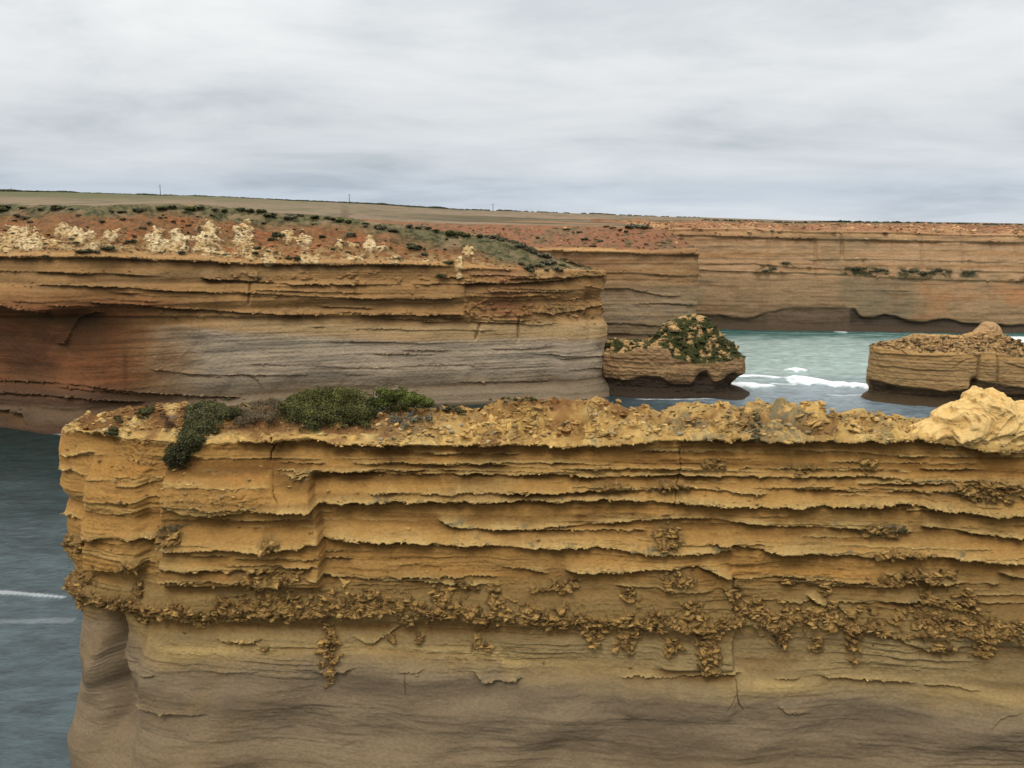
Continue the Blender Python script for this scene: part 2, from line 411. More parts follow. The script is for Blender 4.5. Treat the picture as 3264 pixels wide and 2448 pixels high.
ridge_front = [(42, 46), (27, 47.6), (12, 48.7), (0, 49.2), (-10, 49.9), (-17, 50.2), (-20.8, 50.5), (-22.4, 51.3), (-24.6, 52.0), (-26.6, 52.9), (-28.0, 54.4), (-28.4, 56.5), (-27.6, 60), (-24, 63), (-10, 62.5), (0, 60.5), (20, 58.5), (42, 57)]
lip_line = Lf([(250, 225), (310, 222), (400, 235), (500, 262), (640, 270), (860, 285), (1000, 277), (1150, 278), (1300, 262), (1470, 286), (1800, 290), (2127, 290)]) + Rf([(300, 293), (560, 281), (740, 264), (1050, 258), (1450, 262), (1780, 255), (1880, 270), (2000, 280), (2400, 285)])
crest_line = Lf([(250, 215), (310, 207), (400, 168), (500, 130), (560, 118), (700, 102), (800, 108), (1000, 112), (1180, 118), (1400, 120), (1580, 135), (1850, 132), (2000, 126), (2060, 120), (2110, 105)]) + \
             Rf([(50, 95), (100, 90), (200, 100), (280, 98), (400, 86), (480, 98), (540, 118), (595, 128), (620, 127)]) + \
             Zf([(200, 1240), (280, 1240), (340, 1217), (400, 1192), (480, 1178), (560, 1183), (640, 1238), (700, 1243), (760, 1212), (830, 1174), (870, 1174), (950, 1213), (1010, 1198), (1060, 1232), (1090, 1278), (1200, 1280), (1250, 1293), (1290, 1270), (1370, 1248), (1420, 1254), (1470, 1298), (1580, 1295), (1600, 1308), (1700, 1296), (1800, 1300), (2212, 1300), (2600, 1290)])

def spineY(X):
    wdt = np.interp(X, [-27, -20, -8, 0, 6, 40], [3.0, 5.5, 6.0, 4.5, 3.2, 3.0])
    base = np.interp(X, [-27, -21.4, -17, -10, 0, 12, 27, 42], [53.6, 51.1, 50.2, 49.9, 49.2, 48.7, 47.6, 46])
    return base + wdt
def ridge_lip(X, Y):
    u = proj(X, Y, 35.)[0]
    y = ip(u, lip_line)
    z = pt(u, y, Y)[..., 2]
    zb = pt(u, y, np.minimum(Y, spineY(X) - 1))[..., 2]
    return np.where(Y > spineY(X), zb - 1.0, z)
def ridge_spine(X, Y, zl):
    Xs = np.maximum(X, -26.0); Ys = spineY(Xs)
    u = proj(Xs, Ys, 36.)[0]
    z = pt(u, ip(u, crest_line), Ys)[..., 2] - np.interp(u, [100, 440, 560, 1024], [.15, .15, .38, .38])
    return np.stack([Xs, Ys, z], -1)

def ridge_disp(c):
    X, Y, Z, u, v, m, C = (c[k] for k in ('X', 'Y', 'Z', 'u', 'v', 'm', 'C'))
    s = c['sarc']
    W = c['wall']; FR = c['front']
    led = ledge_sum(c, ridge_ledges, .9)
    pr = ip(Z, prof)
    # blocks standing proud
    lx = u / .236; ly = (v - 376.5) / .236
    wob = perlin(Z * .9, 3, 0, 2) * 10 + perlin(Z * 3.5, 3, 0, 5) * 5
    blk = .85 * ss(694, 712, lx + wob - (ly - 500) * -.02) * ss(1318, 1298, lx + wob * .8 - np.clip((ly - 400) * .25, 0, 60)) * ss(385, 430, ly) * ss(900, 840, ly)
    blk += .6 * ss(378, 392, lx + wob) * ss(640, 600, lx + wob) * ss(300, 460, ly) * ss(820, 790, ly)
    blk += .5 * ss(590, 640, lx + wob * .6) * ss(1040, 1130, ly)
    rx = (u - 502) / .236; ry = ly
    blk += .4 * ss(982, 966, rx + wob) * ss(640, 700, rx) * ss(800, 850, ry) * ss(1230, 1200, ry)
    blk += .3 * ss(1000, 940, rx + wob * .5) * ss(480, 540, rx) * ss(1240, 1265, ry) * ss(1420, 1360, ry)
    # alcove under the left overhang
    ax = np.interp(ly, [980, 1080, 1150, 1300, 1400, 1500, 1659], [455, 475, 480, 505, 530, 520, 500])
    aw = np.interp(ly, [980, 1150, 1300, 1400, 1659], [30, 36, 60, 60, 90])
    alc = -1.5 * gs(lx - ax + perlin(ly * .012, 1, 0, 8) * 15, aw * .8) * ss(960, 1040, ly) * ss(1600, 1380, ly)
    alc += .5 * gs(lx - 400 - (1250 - ly) * .25, 38) * ss(1040, 1120, ly) * ss(1450, 1300, ly)
    # cracks
    def crack(pts, wd, dp):
        ys = [p[1] for p in pts]; xs = [p[0] for p in pts]
        xx = np.interp(v, ys, xs) + perlin(v * .35, 2, 0, 5) * .8
        return -dp * gs(u - xx, wd) * ss(ys[0] - 1, ys[0] + 2, v) * ss(ys[-1] + 1, ys[-1] - 2, v)
    ck = crack(Lf([(1150, 255), (1152, 290), (1140, 330), (1138, 362)]), .55, .7) + crack(Rf([(757, 310), (760, 400), (742, 470), (730, 560)]), .5, .3)
    ck += crack(Lf([(1160, 400), (1180, 470), (1200, 490)]), .7, .25) + crack(Rf([(985, 850), (975, 900), (985, 950)]), .8, .4)
    ck += crack(Lf([(1300, 860), (1330, 910)]), .6, .2) + crack(Lf([(1720, 1220), (1730, 1310)]), .5, .15) + crack(Rf([(985, 1250), (990, 1330), (1010, 1360)]), .5, .25)
    # fine bedding
    low = ss(-.3, .5, fbm(X * .12, Z * .25, Y * .12, 2, 20))
    gz = ss(1180, 1260, ly)                                       # smooth grey foot
    Zw = Z + perlin(s * .12, Z * .3, 0, 30) * .25
    fine = ridged(s * .06, Zw * 2.2, 0, 4, 31, .62) * .17 + ridged(s * .12, Zw * 6.0, 0, 3, 35) * .06
    fine = fine * (.25 + .9 * low) * (1 - .75 * gz)
    und = fbm(s * .10, Z * .22, 0, 3, 40) * .42 + fbm(s * .4, Z * .6, 0, 3, 44) * .09
    flute = gz * (ridged(s * .16, Z * .8, 0, 3, 51) * .09 + fbm(s * .12 + Z * .12, Z * .12, 0, 2, 55) * .9)
    # crumbly honeycombed band
    bc = ip(u, band); t = (v - bc) / .236
    cb = .98 * np.exp(-np.where(t < 0, t / 72, t / 46) ** 2) * (.50 + .55 * ss(-.3, .3, fbm(s * .22, Z * .45, 0, 3, 60)))
    for (x, y), wx, wy in drips:
        cb = np.maximum(cb, .95 * np.exp(-((u - x) / wx) ** 2 - ((v - y) / wy) ** 2))
    wx_ = X + perlin(s * 1.1, Z * 1.4, 0, 61) * .2; wz_ = Z + perlin(s * 1.2, Z * 1.2, 0, 62) * .2
    n1 = fbm(wx_ * 1.7, wz_ * 2.3, 0, 4, 63, .6)
    lump = ss(.70 - .72 * cb, .76 - .72 * cb, n1 + .28)
    f1, f2, cid = worley(wx_ * 3.2, wz_ * 4.0, 3)
    det = (f2 - f1)
    crumb = lump * (.14 + .42 * np.clip(n1 + .3, 0, 1) + .18 * det + .12 * ridged(X * 4, Z * 5, Y * 4, 3, 66))
    crumb = crumb * ss(.10, .5, cb) * .45
    pit = -ss(.35, .6, fbm(wx_ * 1.7, wz_ * 2.2, 0, 3, 70)) * .35 * ss(.3, .8, cb)
    n2c = fbm(X * 2.6, Z * 4.2, 0, 4, 73, .6)
    lipc = ss(.0, .12, n2c) * ss(.1, .6, c['crustm']) * ss(-.2, .2, perlin(s * .35, Z * .5, 0, 77) + .12)
    crumb = crumb + lipc * (.02 + .05 * np.clip(n2c + .2, 0, 1))
    # flaky pale scales: at the left shoulder and the stepped block
    sc = np.clip(gs(lx - 960, 230) * gs(ly - 465, 62) + gs(lx - 600, 120) * gs(ly - 330, 75) + gs(rx - 1950, 420) * gs(ry - 480, 60) * .7, 0, 1)
    sh = fbm(s * .35, Z * .4, 0, 2, 80) * 1.3
    saw = np.mod(Z * 3.1 + sh + perlin(s * 1.3, Z * .7, 0, 82) * .35, 1.0)
    scale = sc * (.17 * saw * ss(1., .93, saw) + .06)
    d = W * FR * (led + pr + blk + alc + ck + fine + und + flute + crumb + pit + scale)
    d += W * (1 - FR) * (und + fine * 1.5 + ip(Z, prof))
    # small grain everywhere
    g = (fbm(X * 4.5, Z * 6, Y * 4.5, 3, 90, .6) * .05 + fbm(s * 1.1, Z * 2.4, 0, 4, 93, .6) * .12 * (.3 + low)) * (1 - .6 * gz)
    d += g * W
    # silhouette of the left end
    we = ss(-25.2, -27.6, X) * W
    d = d * (1 - .35 * we) + we * ip(Z, endsil)
    # cap: broken stones and pockets
    cw = 1 - W
    rough = np.interp(u, [60, 130, 300, 440, 520, 600, 1024], [.7, .55, .35, .6, 1.0, 1.15, 1.0])
    crs = ss(-.12, .08, fbm(X * .7, Y * .7, Z * 1.1, 3, 98, .6) + .05)
    q0 = perlin(X * 1.1, Y * 1.1, Z * 1.1, 99) * .8
    q1 = fbm(X * .45, Y * .45, Z * .6, 3, 101, .5) * .95 + crs * (ridged(X * 1.3 + q0, Y * 1.3, Z * 2.4 + q0, 4, 107, .55) * .24 + .02) - .06
    h1, h2, hid = worley(X * 1.7 + perlin(X, Z, Y, 110) * .6, (Z * 1.6 + Y * .8) * 1.7 + perlin(X, Y, Z, 111) * .5, 6)
    q2 = ss(.05, .25, h2 - h1) * .16 * hid * crs
    h1b, h2b, hidb = worley(X * 4.6, (Z * 1.3 + Y) * 4.6, 9)
    q3 = ss(.05, .3, h2b - h1b) * .10 * hidb * crs
    smoothp = ss(.1, .35, fbm(X * .3, Z * .5, 0, 2, 120))
    capd = (q1 + (q2 + q3) * (1 - .8 * smoothp) - .08) * rough
    near_lip = ss(-1.0, .1, Z - c['zl']) * FR
    pk = ip(rx, ([(-2200, 0), (0, 0), (330, .5), (420, .7), (520, .1), (640, 0), (800, .2), (900, .6), (980, .3), (1100, .4), (1180, 1.), (1240, .5), (1290, .3), (1330, .9), (1370, .1), (1500, .2), (1580, .8), (1640, .2), (1800, .2), (2400, 0)]))
    capd = capd + pk * .22 * ss(.4, .95, C) + .16 * ss(.45, .9, C) * crs * ridged(X * .8, Y * .5, 0, 3, 141) * ss(500, 560, u)
    d += cw * capd + W * near_lip * capd * .3
    c['crumb'] = lump * ss(.10, .5, cb) * W * FR; c['det'] = n1 + (det - .35) * .8; c['lipc'] = lipc * W * FR; c['cb'] = cb; c['scale'] = sc; c['capd'] = capd; c['crs'] = crs; c['hid'] = hid; c['hgap'] = h2 - h1; c['ly'] = ly; c['rx'] = rx; c['lx'] = lx; c['gz'] = gz
    fl1 = np.clip(cw * crs * .9 + W * near_lip * crs * .4 + .55 * np.clip(crumb * 6, 0, 1) * W * FR + .5 * sc * W * FR, 0, 1)
    off = np.stack([perlin(X * 1.9, Y * 1.9, Z * 3.0, 130 + i) * .20 + perlin(X * 4.4, Y * 4.4, Z * 6.5, 133 + i) * .11 for i in range(3)], -1) * fl1[..., None]
    return d, off

def ridge_col(c):
    X, Y, Z, u, v, C = (c[k] for k in ('X', 'Y', 'Z', 'u', 'v', 'C'))
    ly, rx, lx = c['ly'], c['rx'], c['lx']; s = c['sarc']; rel = c['relief']; nz = c['nz']
    ochre = lin((192, 144, 79)); light = lin((224, 190, 126)); orange = lin((194, 135, 66)); brown = lin((134, 93, 48)); khaki = lin((160, 131, 84))
    gray = lin((148, 129, 100)); dgray = lin((118, 102, 79)); lich = lin((120, 118, 98)); dark = lin((72, 54, 36))
    col = np.zeros(X.shape + (3,)) + ochre
    n0 = fbm(s * .06, Z * .9, 0, 4, 201); n1 = fbm(s * .3, Z * 2.5, 0, 4, 205); n2 = fbm(s * .12, Z * .2, 0, 3, 210)
    col = mixc(col, orange, ss(.0, .5, n0) * .6)
    col = mixc(col, khaki, ss(.05, .5, n2) * .6)
    col = mixc(col, brown, ss(.1, .5, n1) * .6)
    sb = fbm(s * .035, Z * 1.3, 0, 4, 213, .6); col = mixc(col, brown * .9, ss(.05, .4, sb) * .65); col = mixc(col, light, ss(.15, .45, -sb) * .4)
    mid = ss(820, 900, ly + n1 * 60)
    col = mixc(col, khaki * .94, mid * .8)
    # grey foot
    b1 = np.where(u < 502, np.interp(lx, [250, 440, 600, 700, 1400, 2127], [1050, 1060, 1180, 1235, 1232, 1255]), np.interp(rx, [0, 400, 1000, 1200, 1700, 2212], [1255, 1300, 1330, 1350, 1370, 1410]))
    b1 = b1 - np.where(u < 502, 62, 48)
    tz = ss(1040, 1110, ly + n1 * 60); col = mixc(col, mixc(np.zeros_like(col) + lin((172, 148, 106)), lin((148, 126, 90)), ss(-.2, .3, n2 + n1 * .4)), tz * .85)
    gg = ss(-45, 70, ly - b1 + fbm(s * .3, Z * .8, 0, 3, 220) * 60)
    gmix = mixc(np.zeros_like(col) + gray, dgray, ss(-.1, .45, fbm(s * .10, Z * .55, 0, 4, 223)) * .9)
    gmix = mixc(gmix, dgray * .85, ss(.1, .6, fbm(s * .10, Z * 1.6, 0, 3, 226)) * .35)
    gmix = mixc(gmix, khaki, ss(1430, 1600, ly) * .15 + ss(.15, .5, fbm(s * .15 + Z * .15, Z * .1, 0, 3, 229)) * .35)
    dk = ss(-10, 25, ly - b1 - np.where(u < 502, 60, 50)) * gs((ly - b1 - 110), 130)
    gmix = mixc(gmix, dgray * .8, dk * ss(-.3, .3, fbm(s * .1, Z * .4, 0, 3, 231)) * .6)
    # vertical water streaks
    st = ss(.1, .6, fbm(s * .3 + Z * .2, Z * .12, 0, 3, 240))
    gmix = mixc(gmix, gray * 1.2, st * .5)
    col = mixc(col, gmix, gg)
    # pale seam just above the grey
    col = mixc(col, light, gs(ly - b1 + 28, 22) * ss(-.2, .3, n2 + .1) * .55)
    # grey-khaki patches within the upper wall
    pg = ss(.1, .45, fbm(s * .08, Z * .5, 0, 3, 250)) * (gs(ly - 900, 90) + gs(ly - 640, 40) * .7) * ss(1300, 1400, lx)
    col = mixc(col, lin((150, 132, 100)), pg * .7)
    # ledge lips catch pale dust, shade in the recesses below is painted brown
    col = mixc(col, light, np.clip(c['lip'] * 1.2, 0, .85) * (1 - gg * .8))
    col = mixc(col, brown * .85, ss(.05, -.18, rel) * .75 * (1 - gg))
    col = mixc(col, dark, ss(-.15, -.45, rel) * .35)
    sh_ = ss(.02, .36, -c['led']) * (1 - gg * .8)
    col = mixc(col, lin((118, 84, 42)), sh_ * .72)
    # crumbly band
    col = mixc(col, lin((146, 120, 76)), ss(.1, .5, c['cb']) * .6 * (1 - gg))
    cc = mixc(np.zeros_like(col) + lin((172, 134, 78)), lin((104, 78, 48)), ss(-.1, .4, fbm(X * 1.5, Z * 2, 0, 4, 260)))
    cc = mixc(cc, lin((196, 156, 92)), ss(.15, .5, c['det']) * .8); cc = mixc(cc, lin((70, 50, 30)), ss(.05, -.2, c['det']) * .8)  # crumb tops painted golden, shadows in the pits painted dark brown
    col = mixc(col, cc, c['crumb'] * .85)
    col = mixc(col, lin((186, 156, 102)), c['lipc'] * .7)
    col = mixc(col, lin((112, 84, 52)), c['crumb'] * ss(650, 560, lx) * ss(780, 880, ly) * .7)
    # lichen specks on ledges
    lk = ss(.25, .45, fbm(X * 1.6, Z * 2.4, 0, 4, 265)) * ss(.05, .3, c['lip'])
    col = mixc(col, lich, lk * .7)
    # vertical iron streaks
    vs = ss(.2, .6, fbm(s * 1.1, Z * .08, 0, 3, 270)) * (1 - gg)
    col = mixc(col, brown, vs * .14)
    # cap
    cap = ss(-.25, .1, Z - c['zl'] + .15 * n1) + (1 - c['wall']); cap = np.clip(cap, 0, 1)
    pale = lin((216, 176, 108)); soil = lin((144, 100, 60)); cream = lin((228, 200, 140)); gl = lin((128, 122, 104))
    k0 = fbm(X * .55, Z * .8, Y * .55, 4, 280); k1 = fbm(X * 1.8, Z * 2.2, Y * 1.8, 4, 284)
    cp = mixc(np.zeros_like(col) + pale, soil, ss(0, .35, k0) * .75)
    cp = mixc(cp, cream, ss(.1, .45, -k0 + k1 * .3) * .6)
    cp = mixc(cp, gl, ss(.18, .4, k1) * .6 * c['crs'])
    cp = cp * (1.06 - c['crs'] * (.28 - .42 * c['hid'] * ss(.02, .2, c['hgap'])) + .08 * ss(0, .3, -k1))[..., None]
    glz = gs(u - 780, 26) * ss(445, 425, v) + gs(u - 770, 40) * gs(v - 440, 16) + gs(u - 400, 32) * gs(v - 424, 14) + gs(u - 880, 16) * .6 + gs(u-690,25)*gs(v-425,10)
    cp = mixc(cp, lin((130, 124, 102)), np.clip(glz, 0, 1) * ss(-.3, .2, k1) * .85)
    cp = mixc(cp, soil, ss(.45, .9, C) * gs(u - 500, 120) * .5 + gs(u - 622, 22) * gs(v - 412, 9) * .8 + gs(u - 545, 26) * gs(v - 403, 9) * .8)
    cp = mixc(cp, soil * .85, ss(480, 340, u) * ss(.06, .25, C) * ss(-.5, -.1, k0 + k1 * .3) * .92)
    cp = mixc(cp, cp * np.array([.5, .42, .34]), ss(.02, -.3, c['capd'] - fbm(X * .45, Y * .45, Z * .6, 3, 101, .5) * .6) * .8)  # shade in the crest crevices painted into the colour
    col = mixc(col, cp, cap * c['front'] + cap * (1 - c['front']) * .6)
    tn_ = np.clip(gg, 0, 1)[..., None]
    col = col * (np.array([.97, .965, .85]) * (1 - tn_) + np.array([.97, .95, .95]) * tn_)
    lum = (col * np.array([.3, .6, .1])).sum(-1, keepdims=True)
    col = (col + (lum - col) * .04) * 1.04 * (1 - .26 * ss(.25, .9, nz)[..., None]) * .79  # upward faces painted darker to offset strong light from above
    col = col * (1 + .10 * fbm(X * 6, Z * 6, Y * 6, 2, 290)[..., None])
    return col

rp = sample_path(ridge_front, lambda x, y: (.045 / Q if (y < 56 and x < 31) else (.30 if y < 60 and x < 31 else .5)))
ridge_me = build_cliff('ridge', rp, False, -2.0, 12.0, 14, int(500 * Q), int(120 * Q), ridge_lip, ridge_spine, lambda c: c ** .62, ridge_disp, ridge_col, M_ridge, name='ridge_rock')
ridge = empty('rock_ridge', (0, 50, 0))
tag(ridge, 'long layered ochre limestone ridge with ragged crest filling the foreground', 'rock ridge')
def part_at(name, me, root):
    o = link(name, me); o.parent = root; o.location = (-root.location[0], -root.location[1], -root.location[2]); return o
part_at('layered_rock', ridge_me, ridge)

# ------------------------------------------------------------------ broken rock crust: angular chunks bedded in the surface
def ico():
    import bmesh
    bm = bmesh.new(); bmesh.ops.create_icosphere(bm, subdivisions=2, radius=1)
    V = np.array([v.co[:] for v in bm.verts]); T = np.array([[v.index for v in f.verts] for f in bm.faces]); bm.free()
    return V, T
ICV, ICT = ico()
def chunk_templates(n, seed):
    g = np.random.default_rng(seed); out = []
    for k in range(n):
        d = ICV / np.linalg.norm(ICV, axis=1)[:, None]; r = np.full(len(d), 1.15)
        for _ in range(g.integers(7, 12)):
            m = g.normal(size=3); m /= np.linalg.norm(m); h = g.uniform(.38, .8); dn = d @ m
            r = np.minimum(r, np.where(dn > .02, h / np.maximum(dn, .02), 9))
        r = r * (1 + .24 * g.normal(size=len(d)))
        out.append(d * r[:, None])
    return np.array(out)
TPL = chunk_templates(14, 9)
def chunks(name, key, weight, n, smin, smax, flat, mat, parent, seed, tint=1.0, var=.3, pal=None, inset=.25, powr=2.2, wide=1.3):
    g = np.random.default_rng(seed); c = CTX[key]
    w = np.clip(weight, 0, None).ravel().astype(float)
    # weight by face area so that stretched parts are not starved
    co = c['co']; a = np.linalg.norm(np.cross(np.gradient(co, axis=0), np.gradient(co, axis=1)), axis=-1).ravel(); w = w * np.minimum(a, np.percentile(a, 97))
    idx = g.choice(len(w), n, p=w / w.sum()); P = co.reshape(-1, 3)[idx]; NN = c['nn'].reshape(-1, 3)[idx]; B = c['col'].reshape(-1, 3)[idx]
    sz = smin + (smax - smin) * g.random(n) ** powr
    t = g.integers(0, len(TPL), n); V = TPL[t].copy()                                   # n, k, 3
    V = V * np.stack([wide * (1 + .4 * g.random(n)), 1 + 0 * sz, flat * (.7 + .7 * g.random(n))], -1)[:, None, :]
    a = g.uniform(0, 2 * pi, n); ca, sa = np.cos(a)[:, None], np.sin(a)[:, None]
    b = g.normal(size=n) * .28; cb_, sb_ = np.cos(b)[:, None], np.sin(b)[:, None]
    x, y, z = V[..., 0], V[..., 1], V[..., 2]
    x, z = x * cb_ - z * sb_, x * sb_ + z * cb_
    x, y = x * ca - y * sa, x * sa + y * ca
    V = np.stack([x, y, z], -1) * sz[:, None, None] + (P - NN * (sz * inset)[:, None])[:, None, :]
    cc = B if pal is None else np.array([lin(q) for q in pal])[g.integers(0, len(pal), n)] * .6 + B * .4
    cc = cc * tint * (1 + var * (g.random(n) - .5) * 2)[:, None]
    cc = np.repeat(cc[:, None, :], V.shape[1], 1) * (1 + .18 * np.sign(V[..., 2] - P[:, None, 2]) * np.abs(V[..., 2] - P[:, None, 2]) ** .5)[..., None]  # shading painted per chunk: lighter top, darker underside
    F_ = (ICT[None] + (np.arange(n) * V.shape[1])[:, None, None]).reshape(-1)
    me = raw_mesh(name, V, F_, mat, cc, smooth=False, vpf=3)
    o = link(name, me)
    if parent is not None:
        o.parent = parent; o.location = tuple(-q for q in parent.location)
    return o

# ------------------------------------------------------------------ lumps with an outline traced in image pixels
def blob(name, key, outline, center, Yc, depth, mat, amp, freq, palette, seed=0, nth=220, nph=90, tilt=0):
    """outline: points around center (image pixels); rounded body of given depth"""
    cx, cy = center
    c3 = pt(cx, cy, Yc)
    ang = []; rad = []
    for x, y in outline:
        p = pt(x, y, Yc) - c3
        ang.append(math.atan2(p[2], p[0])); rad.append(math.hypot(p[0], p[2]))
    o = np.argsort(ang); ang = np.array(ang)[o]; rad = np.array(rad)[o]
    ang = np.concatenate([ang - 2 * pi, ang, ang + 2 * pi]); rad = np.tile(rad, 3)
    th = np.linspace(0, -2 * pi, nth, endpoint=False)[:, None]; ph = np.linspace(.01, pi - .01, nph)[None, :]
    r = np.interp(((th + pi) % (2 * pi)) - pi, ang, rad)
    sp_, cp_ = np.sin(ph) ** .8, np.cos(ph)
    X = r * sp_ * np.cos(th); Z = r * sp_ * np.sin(th); Y = -depth * cp_ + 0 * th
    n = np.stack([np.sin(ph) * np.cos(th), -cp_ + 0 * th, np.sin(ph) * np.sin(th)], -1)
    gx, gy, gz_ = X + c3[0], Y + Yc, Z + c3[2]
    wx = perlin(gx * freq * .6, gy * freq * .6, gz_ * freq * .6, seed + 1) * 1.0 / freq
    wz = perlin(gx * freq * .6, gy * freq * .6, gz_ * freq * .6, seed + 2) * 1.0 / freq
    rd = ridged((gx + wx) * freq, gy * freq, (gz_ + wz) * freq * 1.2, 4, seed + 3, .45)
    fb = fbm(gx * freq * .5, gy * freq * .5, gz_ * freq * .5, 3, seed + 8)
    d = amp * (rd * .75 - .35 + fb * .6)
    edge = np.sin(ph) ** 2
    d = d * (1 - .45 * edge * 1.0)
    co = np.stack([gx, gy, gz_], -1) + n * d[..., None]
    co[..., 2] -= .5 * np.maximum(d, 0)
    base, lightc, darkc = [lin(q) for q in palette]
    col = mixc(np.zeros(co.shape) + base, lightc, ss(0, .5, rd) * .7)
    col = mixc(col, darkc, ss(.0, -.5, rd + fb * .3) * .7)
    col = mixc(col, darkc, ss(.25, .5, fbm(gx * freq * 3, gy * freq * 3, gz_ * freq * 3, 3, seed + 12)) * .6)
    return raw_mesh(name, co, grid_quads(nth, nph, True), mat, col)

knob_out = Rf([(1822, 158), (1850, 140), (1885, 125), (1930, 108), (1965, 95), (1975, 70), (2000, 60), (2022, 44), (2042, 62), (2058, 78), (2080, 58), (2096, 55), (2118, 74), (2140, 92), (2152, 120), (2190, 118), (2212, 112), (2260, 100), (2320, 110), (2400, 140), (2480, 200), (2480, 275), (2400, 284), (2212, 278), (2050, 278), (1960, 272), (1880, 260), (1800, 252), (1740, 255), (1700, 235), (1760, 205), (1820, 185)])
rc = CTX['ridge']; fr_ = rc['front'] * (rc['Y'] < 62)
cr_w = rc['crumb'] * fr_
for nm, wt, n_, a_, b_, fl, sd_, tint_, ins in (
        ('crust_nodules', (cr_w + .035 * fr_ * rc['wall'] * ss(.12, .3, fbm(rc['X'] * .5, rc['Z'] * 1.1, 0, 4, 77)) * ss(1240, 1150, rc['ly']) + .25 * rc['crustm'] * fr_ * ss(.0, .2, fbm(rc['X'] * .6, rc['Z'], 0, 3, 78))) * (rc['u'] < 1060), 13000, .03, .24, .5, 501, 1.0, .5),
        ('ledge_crust', (rc['lipc'] + .10 * rc['lip'] * rc['wall']) * fr_, 8000, .03, .12, .4, 502, 1.05, .35),
        ('crest_rubble', rc['crs'] * (1 - rc['wall']) * (rc['C'] < .97) * ss(200, 420, rc['u']) * (rc['u'] < 1045), 7500, .04, .26, .38, 503, 1.0, .5),
        ('shoulder_rubble', (.25 + rc['crs']) * (1 - rc['wall']) * (rc['C'] < .97) * ss(330, 200, rc['u']) + .8 * rc['scale'] * fr_ * (rc['lx'] < 1300) * (rc['crs'] > .4), 3600, .04, .22, .35, 504, 1.05, .45)):
    pal_ = [(140, 108, 62), (184, 146, 84), (196, 160, 98), (172, 136, 80), (96, 70, 42)] if nm == 'crust_nodules' else ([(214, 178, 112), (188, 150, 90), (146, 136, 108), (160, 120, 68), (204, 164, 96)] if 'rubble' in nm else None)
    o = chunks(nm, 'ridge', wt, n_, a_, b_, fl, M_ridge, ridge, sd_, tint_ * (.84 if pal_ else 1), .3, pal_, ins, 3.0 if nm == 'crust_nodules' else 2.2)
    tag(o, kind='stuff')
kb = blob('pale_knob', 'k', knob_out, Rf([(2090, 215)])[0], 48.9, 1.8, M_pale, .9, .85, ((196, 160, 98), (212, 180, 120), (126, 92, 50)), 3, 420, 260)
o = part_at('outcrop', kb, ridge)
tag(o, 'smooth pale yellow wind-carved knob on the crest')

